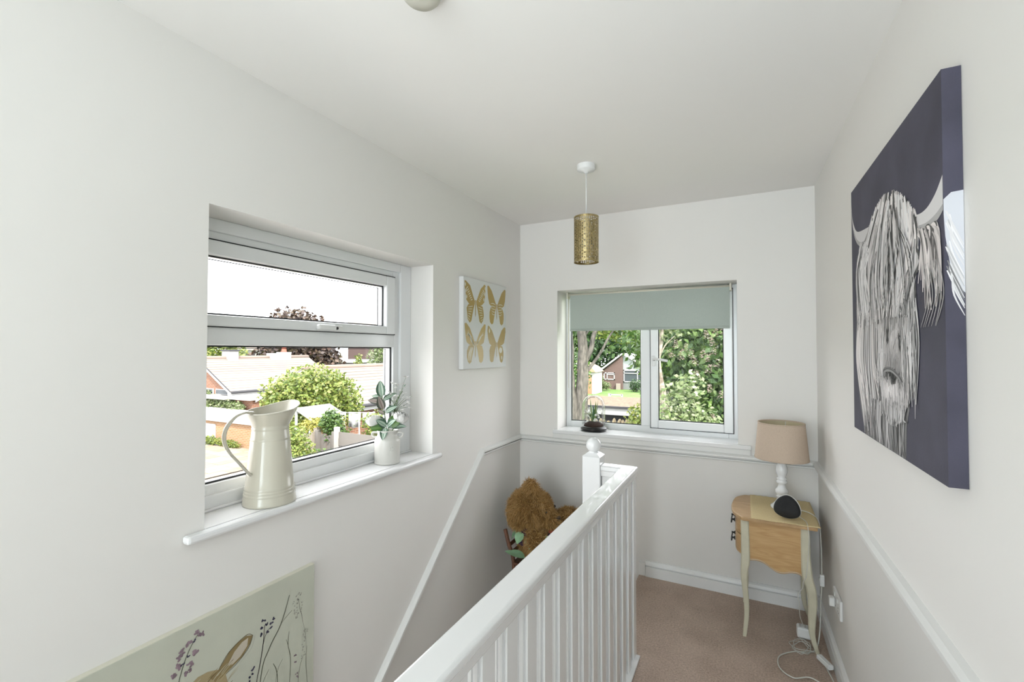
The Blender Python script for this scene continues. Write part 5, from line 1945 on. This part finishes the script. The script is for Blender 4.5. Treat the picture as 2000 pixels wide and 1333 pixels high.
# greenhouse
gh = thing('greenhouse', 'small pale-roofed greenhouse in front of the bushy lime-green tree', 'greenhouse', (-10.9, 9.1, G))
M['poly'] = plain('milky_polycarbonate', (0.30, 0.285, 0.255), 0.4)
for xs in (-10.32, -11.48):
    b = MB()
    for i in range(3):
        ya = 8.54 + i * 0.39
        b.prism([(xs, ya, -0.34), (-10.9, ya, -0.10), (-10.9, ya, -0.12), (xs, ya, -0.36)], (0, 0.37, 0))
    b.build('roof_panel', 'poly', gh)
b = MB()
for x in (-11.45, -10.9, -10.35):
    for y in (8.56, 9.70):
        b.box(x - 0.025, x + 0.025, y - 0.025, y + 0.025, G + 0.012, -0.36 if x != -10.9 else -0.13)
b.box(-11.47, -10.33, 8.54, 8.58, -1.4, -1.35)
b.box(-10.37, -10.33, 8.56, 9.70, -1.4, -1.35)
b.prism([(-11.48, 8.53, -0.36), (-10.9, 8.53, -0.12), (-10.32, 8.53, -0.36), (-10.32, 8.53, -0.40), (-10.9, 8.53, -0.16), (-11.48, 8.53, -0.40)], (0, 0.04, 0))
b.build('frame', plain('galvanised_frame', (0.33, 0.35, 0.36), 0.5), gh)
MB().box(-11.43, -10.37, 8.60, 8.61, G + 0.02, -1.0).build('end_board', 'brick_orange', gh)


# fences: every board a part
def fence(name, label, p0, p1, z0, z1, n, mat, vertical, post=None):
    t = thing(name, label, 'fence', ((p0[0] + p1[0]) / 2, (p0[1] + p1[1]) / 2, G))
    d = Vector((p1[0] - p0[0], p1[1] - p0[1], 0))
    L = d.length
    d.normalize()
    s_ = Vector((-d.y, d.x, 0))
    for i in range(n):
        if vertical:
            a, c_ = L * i / n, L * (i + 0.9) / n
            za, zb = z0, z1 + 0.02 * ((i * 7) % 3)
            q = 0.012 * (i % 2)
        else:
            a, c_ = 0, L
            za, zb = z0 + (z1 - z0) * i / n, z0 + (z1 - z0) * (i + 1.05) / n
            q = 0.010 * (i % 2)
        P0 = Vector((p0[0], p0[1], 0))
        vs = [P0 + d * u + s_ * (q + v) + Vector((0, 0, z)) for u in (a, c_) for v in (0, 0.014) for z in (za, zb)]
        MB().add(vs, [(0, 1, 3, 2), (4, 6, 7, 5), (0, 4, 5, 1), (2, 3, 7, 6), (0, 2, 6, 4), (1, 5, 7, 3)]).build('board', mat, t)
    for u in (0, L):
        c0 = Vector((p0[0], p0[1], 0)) + d * u
        MB().box(c0.x - 0.05, c0.x + 0.05, c0.y - 0.05, c0.y + 0.05, G, z1 + 0.12).build('post', post or mat, t)
    return t


fence('garden_fence', 'sun-bleached vertical board fence behind the yellow-green shrub', (-9.5, 7.2), (-9.5, 8.05), G + 0.05, -0.58, 9, 'fence_pale', True)
fence('garden_fence', 'grey weathered fence panel of overlapping boards below the washing', (-8.75, 8.0), (-7.35, 8.0), G + 0.05, -0.50, 14, 'fence_grey', False, plain('concrete_post', (0.28, 0.27, 0.25), 0.9))
fence('garden_fence', 'short dark board fence between the pale fence and the grey panel', (-9.42, 8.02), (-8.85, 8.02), G + 0.05, -0.62, 6, 'fence_grey', True)

# washing line
wl = thing('washing_line', 'white prop and line carrying washing behind the grey fence panel', 'washing line', (-9.5, 9.2, G))
MB().tube([(-10.1, 9.0, -0.20), (-9.6, 9.22, -0.24), (-9.0, 9.5, -0.22)], 0.008, 6).build('line', 'fascia', wl)
MB().tube([(-9.0, 9.5, G), (-9.0, 9.5, -0.2)], 0.03, 8).build('post', 'fascia', wl)
MB().tube([(-10.1, 9.0, G), (-10.1, 9.0, -0.18)], 0.03, 8).build('post', 'fascia', wl)
MB().tube([(-8.75, 8.75, -1.05), (-9.25, 9.2, -0.45)], 0.018, 8).build('prop', 'fascia', wl)


def dotted_cloth(name, c0, c1):
    m, nt, b = new_mat(name)
    g = N(nt, 'ShaderNodeNewGeometry')
    v = N(nt, 'ShaderNodeTexVoronoi')
    v.inputs['Scale'].default_value = 9
    nt.links.new(g.outputs['Position'], v.inputs['Vector'])
    rp = N(nt, 'ShaderNodeValToRGB')
    rp.color_ramp.elements[0].position = 0.25
    rp.color_ramp.elements[1].position = 0.32
    rp.color_ramp.elements[0].color = (*c1, 1)
    rp.color_ramp.elements[1].color = (*c0, 1)
    nt.links.new(v.outputs['Distance'], rp.inputs['Fac'])
    nt.links.new(rp.outputs['Color'], b.inputs['Base Color'])
    b.inputs['Roughness'].default_value = 0.9
    return m


for i, (u, w, h_, lab, c1) in enumerate(((0.06, 0.30, 0.46, 'white and blue patterned towel pegged on the washing line', (0.20, 0.36, 0.52)), (0.42, 0.28, 0.42, 'white and green spotted cloth pegged on the washing line', (0.34, 0.44, 0.24)), (0.74, 0.24, 0.34, 'plain white tea towel pegged on the washing line', (0.62, 0.63, 0.62)))):
    a0, a1 = Vector((-10.1, 9.0, -0.205)), Vector((-9.0, 9.5, -0.225))
    b = MB()
    vs, fs = [], []
    for k in range(9):
        p = a0 + (a1 - a0) * (u + w * k / 8)
        for z in (0, 0.5, 1):
            vs.append((p.x - 0.03 * sin(k * 1.4) * z, p.y + 0.06 * sin(k * 1.4) * z, p.z - h_ * z))
    for k in range(8):
        for j in range(2):
            fs.append((k * 3 + j, k * 3 + 3 + j, k * 3 + 4 + j, k * 3 + 1 + j))
    b.add(vs, fs, True)
    mid = a0 + (a1 - a0) * (u + w / 2)
    o = b.build('washing', dotted_cloth('cloth_%d' % i, (0.34, 0.345, 0.35), tuple(c * 0.5 for c in c1)), loc=(mid.x, mid.y, mid.z - h_))
    o.modifiers.new('thickness', 'SOLIDIFY').thickness = 0.006
    tag(o, lab, 'washing')

# planting on the window side
plant('garden_tree', 'bushy lime-green garden tree in front of the bungalow roofs', 'tree', (-12.2, 10.1, G),
      [((-12.2, 10.1, 0.05), (1.2, 1.2, 1.0)), ((-12.85, 9.75, 0.0), (0.8, 0.8, 0.75)), ((-11.5, 10.45, 0.05), (0.8, 0.8, 0.72)), ((-11.25, 10.6, -0.35), (0.6, 0.6, 0.5)), ((-13.0, 9.7, -0.35), (0.65, 0.65, 0.5)), ((-12.2, 10.1, -0.6), (1.3, 1.3, 0.6))], 15000, 0.12, 1, 'lime',
      [([(-12.2, 10.1, G), (-12.25, 10.1, -1.2), (-12.2, 10.1, -0.2)], (0.14, 0.07))])
plant('copper_beech', 'tall dark copper-leaved tree rising behind the bungalows', 'tree', (-31.3, 24.5, G),
      [((-31.3, 24.5, 1.9), (2.7, 2.7, 2.9)), ((-33.0, 23.7, 0.3), (1.8, 1.8, 1.8)), ((-29.6, 25.3, 0.4), (1.8, 1.8, 1.9))], 17000, 0.36, 2, 'copper',
      [([(-31.3, 24.5, G), (-31.3, 24.5, 0.0), (-31.3, 24.5, 2.5)], (0.35, 0.12))], shell=0.3)
plant('garden_shrub', 'yellow-green leafy shrub spilling over the sun-bleached fence', 'shrub', (-8.9, 7.0, G),
      [((-9.0, 6.95, -0.55), (0.40, 0.40, 0.45)), ((-8.85, 7.0, -1.0), (0.42, 0.42, 0.6)), ((-8.6, 7.15, -1.25), (0.35, 0.35, 0.5))], 3600, 0.075, 3, 'lime')
plant('garden_shrub', 'golden-leaved shrub glowing behind the short dark fence', 'shrub', (-9.65, 8.35, G),
      [((-9.75, 8.3, -0.45), (0.42, 0.42, 0.22)), ((-9.4, 8.5, -0.36), (0.3, 0.3, 0.22))], 1500, 0.07, 4, 'gold')
plant('garden_shrub', 'dark green climber beside the white concrete fence post', 'shrub', (-9.15, 8.25, G),
      [((-9.2, 8.25, -0.32), (0.30, 0.30, 0.34)), ((-9.05, 8.3, -0.7), (0.32, 0.3, 0.35))], 2200, 0.075, 5, 'mid')
plant('garden_shrub', 'round mid-green bush to the right of the washing', 'shrub', (-8.0, 8.75, G),
      [((-8.2, 8.8, -0.42), (0.45, 0.4, 0.38)), ((-7.8, 8.9, -0.5), (0.4, 0.4, 0.35))], 2600, 0.075, 6, 'lime')
plant('garden_shrub', 'green shrub growing low against the short dark fence', 'shrub', (-8.6, 7.55, G),
      [((-8.75, 7.6, -1.25), (0.35, 0.3, 0.45))], 1100, 0.075, 7, 'mid')
plant('garden_shrub', 'pale green spreading bush beneath the bungalow gable', 'shrub', (-21.9, 13.06, G),
      [((-21.9, 13.06, -1.0), (1.0, 0.10, 0.38)), ((-20.7, 13.06, -1.15), (0.7, 0.10, 0.32)), ((-22.9, 13.06, -0.9), (0.6, 0.10, 0.5)), ((-21.6, 13.06, -1.8), (1.2, 0.07, 0.5))], 4200, 0.12, 8, 'pale')
plant('garden_shrub', 'strip of mixed greenery in front of the low brick store', 'shrub', (-20.6, 12.3, G),
      [((-21.3, 12.3, -2.55), (0.9, 0.14, 0.20)), ((-19.9, 12.3, -2.58), (0.8, 0.14, 0.18))], 1500, 0.09, 9, 'lime')
plant('far_tree', 'pale green tree far behind the brick gable bungalow', 'tree', (-50.6, 30.5, G),
      [((-50.6, 30.5, 0.8), (2.4, 2.4, 2.4)), ((-52.6, 29.0, 1.2), (2.0, 2.0, 2.0)), ((-48.3, 31.5, -0.3), (2.0, 2.0, 1.8))], 4500, 0.38, 10, 'lime')
plant('far_tree', 'pale green tree beside the distant dark tile-hung house', 'tree', (-31.5, 35.0, G),
      [((-31.5, 35.0, 0.9), (1.9, 1.9, 2.0)), ((-30.3, 36.3, 1.2), (1.6, 1.6, 1.8))], 3200, 0.30, 11, 'pale')
plant('far_tree', 'small bright green conifer in front of the distant garages', 'tree', (-33.7, 33.4, G),
      [((-33.7, 33.4, -0.6), (0.7, 0.7, 0.9)), ((-33.7, 33.4, 0.4), (0.35, 0.35, 0.8))], 1100, 0.22, 12, 'lime')
plant('far_tree', 'yellow-green bush between the white house and the copper tree', 'tree', (-44.0, 31.0, G),
      [((-44.0, 31.0, -0.3), (2.0, 2.0, 1.3))], 1600, 0.30, 13, 'gold')

# distant houses
dh = thing('tile_hung_house', 'distant dark brown tile-hung house with a white window', 'house', (-58.5, 60, G))
b = MB()
b.prism([(-61.6, 58.6, G + 2.4), (-57.0, 60.8, G + 2.4), (-57.0, 60.8, G + 7.4), (-61.6, 58.6, G + 7.4)], (-2.0, 4.0, 0))
b.build('upper_wall', plain('brown_hung_tile', (0.055, 0.033, 0.032), 0.9, var=0.2, scale=8), dh)
b = MB()
b.prism([(-61.6, 58.6, G), (-57.0, 60.8, G), (-57.0, 60.8, G + 2.4), (-61.6, 58.6, G + 2.4)], (-2.0, 4.0, 0))
b.build('lower_wall', 'ext_white', dh)
b = MB()
b.prism([(-62.2, 58.0, G + 7.4), (-56.4, 60.7, G + 7.4), (-57.6, 63.1, G + 9.4), (-63.4, 60.4, G + 9.4)], (0, 0, 0.15))
b.build('roof', 'tile_buff', dh)
f_ = MB().box(-58.6, -57.6, 59.98, 60.10, G + 4.75, G + 6.0).build('window', 'fascia', dh)
MB().box(-58.5, -57.7, 59.95, 59.99, G + 4.85, G + 5.9).build('glazing', 'ext_glass', f_)
f_ = MB().box(-59.8, -58.8, 59.30, 59.50, G + 0.4, G + 1.8).build('window', 'dark_frame', dh)
gr = thing('garage_row', 'distant flat-roofed dark garage with a white roof edge', 'garage', (-46.3, 44, G))
MB().box(-48.6, -44.6, 43.2, 47.0, G, -0.10).build('wall', plain('dark_boarding', (0.07, 0.065, 0.075), 0.8), gr)
MB().box(-48.8, -44.4, 43.0, 47.2, -0.10, 0.25).build('roof_edge', 'fascia', gr)
MB().box(-47.0, -45.2, 43.15, 43.2, G + 0.1, -0.7).build('door', 'brick_brown', gr)
fence('far_fence', 'weathered brown fence in front of the distant dark garage', (-43.6, 39.2), (-38.6, 41.4), G, -0.85, 12, 'fence_grey', True)
wh = thing('white_house', 'distant white rendered house behind the first bungalow roof', 'house', (-77.5, 50.5, G))
b = MB()
b.prism([(-80.5, 48.9, G), (-75.2, 51.6, G), (-75.2, 51.6, G + 6.2), (-80.5, 48.9, G + 6.2)], (-3, 5, 0))
b.build('wall', 'ext_white', wh)
b = MB()
b.prism([(-81.0, 48.2, G + 4.2), (-74.8, 51.3, G + 4.2), (-76.6, 54.6, G + 8.0), (-82.8, 51.5, G + 8.0)], (0, 0, 0.2))
b.build('roof', 'tile_buff', wh)
for u in (0.2, 0.6):
    x, y = -80.5 + 5.3 * u, 48.9 + 2.7 * u
    f_ = MB().box(x, x + 1.1, y - 0.1, y + 0.5, G + 2.6, G + 3.8).build('window', 'dark_frame', wh)
sg = thing('brick_gable_house', 'distant small brick gable with a white bargeboard right of the pale tree', 'house', (-26.6, 31.8, G))
b = MB()
b.prism([(-27.7, 30.9, G), (-24.0, 30.9, G), (-24.0, 30.9, -0.2), (-25.8, 30.9, 1.55), (-27.7, 30.9, 0.0)], (0, 5, 0))
b.build('wall', 'brick_red', sg)
b = MB()
b.prism([(-28.0, 30.75, -0.25), (-25.8, 30.75, 1.70), (-25.8, 30.75, 1.50), (-28.0, 30.75, -0.45)], (0, 0.14, 0))
b.build('bargeboard', 'fascia', sg)
MB().box(-27.0, -25.8, 30.85, 30.9, -1.6, -0.5).build('window', 'fascia', sg)

# ------------------------------------------------------------------ garden beyond the end window
tr = thing('twin_stem_tree', 'grey-barked garden tree with forked stems close outside the end window', 'tree', (-2.58, 7.7, G))
for pth, rad in (([(-2.56, 7.72, G), (-2.56, 7.72, -0.6), (-2.55, 7.71, 0.5), (-2.51, 7.71, 1.15), (-2.53, 7.70, 1.75), (-2.54, 7.7, 3.0), (-2.68, 7.7, 4.6)], (0.15, 0.045)),
                 ([(-2.62, 7.66, -0.6), (-2.68, 7.63, 0.4), (-2.72, 7.60, 0.9), (-2.73, 7.60, 1.5), (-2.78, 7.58, 2.4), (-2.98, 7.5, 4.2)], (0.12, 0.05)),
                 ([(-2.52, 7.70, 1.15), (-2.40, 7.74, 1.45), (-2.31, 7.79, 1.80), (-2.05, 7.9, 2.5), (-1.7, 8.0, 3.6)], (0.055, 0.022)),
                 ([(-2.53, 7.70, 1.0), (-2.34, 7.8, 1.25), (-2.18, 7.88, 1.55), (-2.0, 8.0, 1.9)], (0.035, 0.012)),
                 ([(-2.53, 7.70, 1.66), (-2.42, 7.74, 1.80), (-2.30, 7.8, 1.98)], (0.018, 0.012))):
    P = bez(pth, 6)
    MB().tube([p + Vector((noise.noise(p * 3) * 0.02, noise.noise(p * 3 + Vector((5, 0, 0))) * 0.02, 0)) for p in P], [rad[0] + (rad[1] - rad[0]) * i / (len(P) - 1) for i in range(len(P))], 12).build('stem', 'bark', tr)
foliage([((-2.2, 8.0, 3.6), (1.7, 1.6, 1.4)), ((-1.75, 8.15, 1.95), (0.55, 0.5, 0.35)), ((-2.0, 8.2, 1.55), (0.32, 0.3, 0.22)), ((-2.80, 7.70, 1.1), (0.13, 0.13, 0.5))], 5600, 0.11, 30, 0.3).build('foliage', LEAF['mid'], tr, kind='stuff')

# gabled house across the lawn
gb = thing('gabled_house', 'brown brick gabled house with white windows across the lawn', 'house', (-11.9, 50, G))
FY = 50.0
b = MB()
b.prism([(-14.2, FY, G), (-11.85, FY, G), (-11.85, FY, 0.92), (-14.2, FY, -0.85)], (0, 8, 0))
b.build('brick_wall', 'brick_brown', gb)
b = MB()
b.prism([(-11.85, FY + 0.25, -0.62), (-9.0, FY + 0.25, -0.62), (-11.85, FY + 0.25, 0.9)], (0, 7.5, 0))
b.build('gable_cladding', plain('pale_cladding', (0.26, 0.29, 0.285), 0.7), gb)
MB().box(-11.85, -9.0, FY + 0.3, FY + 8, G, -1.95).build('lower_panel', plain('pale_panel', (0.15, 0.16, 0.155), 0.8), gb)
for (xa, xb_, za, zb_, bars) in ((-13.92, -12.70, -1.72, -0.93, ((-13.58, 'v'), (-1.18, 'h'))), (-11.80, -9.0, -1.95, -0.62, ((-10.35, 'v'), (-1.02, 'h')))):
    yf = FY - 0.06 if xa < -12 else FY + 0.22
    f_ = MB()
    for (p0, p1, q0, q1) in ((xa, xb_, za, za + 0.1), (xa, xb_, zb_ - 0.1, zb_), (xa, xa + 0.1, za, zb_), (xb_ - 0.1, xb_, za, zb_)):
        f_.box(p0, p1, yf, yf + 0.12, q0, q1)
    for v, k in bars:
        if k == 'v':
            f_.box(v, v + 0.09, yf, yf + 0.12, za, zb_)
        else:
            f_.box(xa if xa > -12 else -13.5, xb_, yf, yf + 0.12, v, v + 0.08)
    f_ = f_.build('window', 'fascia', gb)
    MB().box(xa + 0.05, xb_ - 0.05, yf + 0.08, yf + 0.10, za + 0.05, zb_ - 0.05).build('glazing', 'ext_glass', f_)
b = MB()
b.prism([(-14.55, FY - 0.3, -1.02), (-11.85, FY - 0.3, 1.02), (-11.85, FY - 0.3, 1.18), (-14.55, FY - 0.3, -0.84)], (0, 8.6, 0))
b.prism([(-8.7, FY - 0.05, -0.80), (-11.85, FY - 0.05, 1.02), (-11.85, FY - 0.05, 1.18), (-8.7, FY - 0.05, -0.62)], (0, 8.3, 0))
b.build('roof', plain('pale_grey_roof', (0.22, 0.21, 0.21), 0.8), gb)
b = MB()
b.prism([(-14.6, FY - 0.34, -1.06), (-11.85, FY - 0.34, 1.02), (-11.85, FY - 0.34, 1.20), (-14.6, FY - 0.34, -0.84)], (0, 0.05, 0))
b.build('bargeboard', 'fascia', gb)
MB().box(-12.5, -12.05, FY - 0.25, FY - 0.05, G, -2.1).build('meter_box', 'fence_pale', gb)
shd = thing('pale_outhouse', 'small sunlit cream outhouse behind the grey forked tree', 'shed', (-13.4, 43.6, G))
MB().box(-14.6, -13.0, 43.5, 46.0, G, -0.55).build('wall', 'ext_white', shd)
b = MB()
b.prism([(-14.9, 43.3, -0.55), (-12.85, 43.3, -0.62), (-13.3, 43.3, -0.15), (-14.2, 43.3, 0.25)], (0, 2.9, 0))
b.build('roof', plain('sandy_roof', (0.26, 0.19, 0.12), 0.9), shd)
MB().box(-13.95, -13.3, 43.42, 43.5, G, -0.9).build('door', 'brick_orange', shd)

plant('flowering_bush', 'pale blossoming bush against the brown brick house', 'shrub', (-13.9, 47.4, G),
      [((-13.9, 47.4, -1.75), (0.75, 0.7, 0.85)), ((-13.2, 47.8, -2.2), (0.7, 0.6, 0.5))], 1700, 0.17, 31, 'pale')
plant('flowering_bush', 'dark green shrub under the wide window of the gabled house', 'shrub', (-9.9, 47.6, G),
      [((-9.9, 47.6, -2.1), (0.8, 0.7, 0.7))], 900, 0.16, 32, 'dark')
bn = thing('garden_bench', 'white slatted garden bench on the lawn', 'bench', (-8.8, 34.8, G))
for x in (-9.25, -8.35):
    MB().box(x - 0.05, x + 0.05, 34.6, 34.7, G, G + (0.95 if x < -9 else 0.6)).build('leg', 'fascia', bn)
    MB().box(x - 0.05, x + 0.05, 35.0, 35.1, G, G + 0.9).build('leg', 'fascia', bn)
for k in range(3):
    MB().box(-9.25, -8.35, 34.6 + 0.15 * k, 34.7 + 0.15 * k, G + 0.42, G + 0.47).build('slat', 'fascia', bn)
for z in (0.62, 0.80):
    MB().box(-9.25, -8.35, 35.0, 35.04, G + z, G + z + 0.09).build('back_rail', 'fascia', bn)

fg = thing('flat_roof_garage', 'flat garage with a mossy brown roof and white fascia below the lawn', 'garage', (-4.5, 16.6, G))
MB().box(-7.0, -3.0, 15.5, 18.3, G, -0.58).build('wall', 'dark_frame', fg)
MB().box(-7.2, -2.7, 15.2, 18.6, -0.50, -0.40).build('roof', plain('mossy_brown_roof', (0.105, 0.075, 0.047), 0.95, var=0.5, scale=9), fg)
MB().box(-7.2, -2.85, 15.1, 15.2, -0.66, -0.44).build('fascia_board', 'fascia', fg)
MB().box(-7.25, -2.65, 15.05, 15.12, -0.44, -0.37).build('roof_lip', 'dark_frame', fg)
MB().box(-5.2, -3.3, 15.42, 15.5, G, -0.9).build('door', plain('slate_grey_door', (0.075, 0.08, 0.085), 0.6), fg)
MB().box(-3.25, -3.0, 15.3, 15.5, G, -0.66).build('pier', 'fascia', fg)
sw = thing('stone_wall', 'garden wall topped with upright buff stones in front of the garage', 'wall', (-3.3, 13.0, G))
MB().box(-4.6, -2.3, 12.85, 13.25, G, -0.95).build('wall_core', 'brick_brown', sw)
rs = random.Random(6)
x = -4.5
while x < -2.5:
    w_ = rs.uniform(0.10, 0.17)
    b = MB()
    b.ball((x, 12.95 + rs.uniform(-.03, .03), -0.78), 1.0, 9, 7, (w_ * 0.55, 0.16, rs.uniform(0.24, 0.34) + 0.04 * (x + 3.5)), Matrix.Rotation(rs.uniform(-.15, .15), 3, 'Y'))
    b.build('stone', plain('buff_stone', (0.22, 0.175, 0.105), 0.95, var=0.35, scale=10) if 'buff_stone' not in bpy.data.materials else bpy.data.materials['buff_stone'], sw)
    x += w_
plant('garden_shrub', 'bright green shrub at the foot of the window mullion by the stone wall', 'shrub', (-1.95, 9.2, G),
      [((-1.80, 9.25, 0.08), (0.36, 0.34, 0.40)), ((-1.95, 9.2, -0.5), (0.42, 0.4, 0.6))], 3200, 0.075, 33, 'lime')

# horse chestnut with candles of blossom
hc = plant('horse_chestnut', 'horse chestnut tree with pinkish white blossom candles outside the end window', 'tree', (-0.6, 11.6, G),
           [((-0.55, 11.6, 1.6), (2.0, 1.5, 1.8)), ((-1.15, 10.9, 1.35), (0.75, 0.8, 0.75)), ((0.0, 10.6, 0.5), (1.0, 0.9, 0.9)), ((-0.2, 11.2, -0.6), (1.3, 1.1, 0.9)), ((-1.6, 11.4, 1.9), (0.7, 0.7, 0.6))], 17000, 0.17, 34, 'mid',
           [([(-0.3, 12.0, G), (-0.35, 11.9, 0), (-0.5, 11.7, 2.2)], (0.22, 0.10))], 'bark', None, 0.8, 1.25)
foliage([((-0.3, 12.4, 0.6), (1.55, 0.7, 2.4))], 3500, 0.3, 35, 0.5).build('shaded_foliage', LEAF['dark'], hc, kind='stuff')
M['candle'] = island('chestnut_blossom', [(0.30, 0.20, 0.17), (0.36, 0.29, 0.25), (0.40, 0.36, 0.32)], 0.7, 0.2)
rs = random.Random(8)
for (px_, y_, pz_) in ((-0.61, 8.99, 1.74), (-0.47, 9.06, 1.78), (-0.86, 8.87, 1.41), (-1.03, 8.79, 1.37), (-1.19, 8.70, 1.41), (-0.96, 8.82, 1.51), (-0.68, 8.96, 1.41), (-0.60, 9.00, 1.33), (-0.50, 9.04, 1.45), (-0.45, 9.08, 1.23), (-0.82, 8.89, 1.28), (-0.58, 9.02, 1.12), (-0.78, 8.92, 1.04), (-0.56, 9.03, 0.77), (-0.35, 9.12, 1.83), (-0.53, 9.03, 1.62), (-1.11, 8.74, 1.58), (-0.52, 9.06, 0.24), (-0.38, 9.13, 0.66)):
    b = MB()
    vs, fs = [], []
    lean = rs.uniform(-0.35, 0.35)
    for k in range(60):
        t = rs.random()
        a = rs.uniform(0, 6.28)
        q = 0.038 * (1 - t) + 0.008
        p = Vector((px_ + q * cos(a) + lean * 0.2 * (t - 0.5), y_ + q * sin(a), pz_ - 0.07 + 0.15 * t))
        d = Vector((cos(a), sin(a), rs.uniform(-0.4, 0.5))).normalized()
        s_ = d.cross(Vector((0, 0, 1))).normalized()
        n0 = len(vs)
        vs += [p, p + d * 0.02 + s_ * 0.014, p + d * 0.038, p + d * 0.02 - s_ * 0.014]
        fs.append((n0, n0 + 1, n0 + 2, n0 + 3))
    b.add(vs, fs)
    b.build('blossom_candle', 'candle', hc)

bi = thing('pale_trunk_tree', 'slender pale-barked leaning tree outside the opening casement', 'tree', (-1.4, 9.4, G))
P = bez([(-1.30, 9.42, G), (-1.36, 9.42, -0.6), (-1.42, 9.40, 0.4), (-1.49, 9.36, 0.9), (-1.52, 9.33, 1.3), (-1.46, 9.35, 1.65), (-1.42, 9.38, 2.4)], 7)
MB().tube(P, [0.11 - 0.085 * i / (len(P) - 1) for i in range(len(P))], 12).build('trunk', 'birch', bi)
MB().tube(bez([(-1.52, 9.33, 1.25), (-1.40, 9.38, 1.55), (-1.22, 9.45, 1.75)], 5), [0.022, 0.02, 0.018, 0.016, 0.014, 0.013, 0.012, 0.011, 0.010, 0.009, 0.008], 8).build('branch', 'birch', bi)
foliage([((-1.45, 9.45, 2.2), (0.8, 0.7, 0.6)), ((-1.50, 9.4, 1.72), (0.10, 0.12, 0.12))], 900, 0.10, 36, 0.4).build('foliage', LEAF['pale'], bi, kind='stuff')
plant('sunlit_shrub', 'sunlit pale yellow-green shrub crowding the foot of the casement', 'shrub', (-0.75, 7.0, G),
      [((-0.85, 6.98, 0.55), (0.36, 0.36, 0.50)), ((-0.72, 7.02, 0.95), (0.26, 0.28, 0.24)), ((-0.55, 7.1, 0.35), (0.34, 0.34, 0.36)), ((-0.95, 6.9, 0.25), (0.34, 0.34, 0.36)), ((-0.7, 7.0, -0.9), (0.7, 0.6, 1.0))], 7500, 0.070, 37, 'pale')

# woodland behind the house
specs = [
    (-22.5, 62, 3.0, 4.2, 'mid'), (-17.5, 60, 3.4, 4.6, 'dark'), (-13.0, 64, 4.2, 5.0, 'lime'), (-8.5, 61, 3.4, 4.4, 'dark'), (-5.0, 58, 3.0, 4.6, 'mid'),
    (-19.5, 70, 6.6, 5.0, 'mid'), (-10.5, 72, 7.4, 5.4, 'dark'), (-2.5, 66, 5.0, 5.0, 'mid'), (-26.0, 68, 5.0, 4.6, 'dark'), (3.0, 62, 4.0, 4.8, 'dark'),
]
LBL = {'mid': 'mid-green woodland tree in the belt behind the gabled house', 'dark': 'dark green woodland tree in the belt behind the gabled house', 'lime': 'bright yellow-green tree rising directly behind the gabled house roof'}
for i, (x, y, zc, r, lm) in enumerate(specs):
    y += 6
    plant('woodland_tree', LBL[lm], 'tree', (x, y, G), [((x, y, zc), (r, r * 0.8, r * 1.15)), ((x + r * 0.5, y - 1, zc - r * 0.5), (r * 0.6, r * 0.6, r * 0.6)), ((x - r * 0.5, y - 1, zc - r * 0.6), (r * 0.6, r * 0.6, r * 0.6))], 2600, 0.62, 50 + i, lm,
          [([(x, y, G), (x, y, zc - r), (x, y, zc)], (0.35, 0.15))], 'bark', 'woodland behind the gabled house')
plant('near_tree', 'fresh green tree overhanging the right of the gabled house', 'tree', (-3.6, 22.5, G),
      [((-4.0, 22.5, 2.3), (1.2, 1.2, 1.5)), ((-3.6, 22.3, 0.9), (0.6, 0.8, 0.8))], 4200, 0.20, 70, 'mid',
      [([(-3.2, 22.6, G), (-3.3, 22.6, 0), (-3.6, 22.5, 1.8)], (0.14, 0.06))])
plant('near_tree', 'light leafy branches hanging above the brown brick gable', 'tree', (-7.6, 27.5, G),
      [((-6.9, 27.5, 2.9), (1.6, 1.2, 0.9)), ((-6.2, 27.4, 2.3), (0.9, 0.8, 0.6))], 2000, 0.20, 71, 'lime',
      [([(-5.4, 28, G), (-5.6, 27.9, 1.0), (-6.6, 27.6, 2.8)], (0.10, 0.04))])
plant('garden_shrub', 'tall mid-green hedge shrub behind the grey forked tree', 'shrub', (-7.9, 21.5, G),
      [((-7.9, 21.5, 0.2), (1.3, 1.0, 1.7)), ((-8.6, 21.3, -1.4), (1.2, 1.0, 1.3))], 3200, 0.17, 72, 'mid')
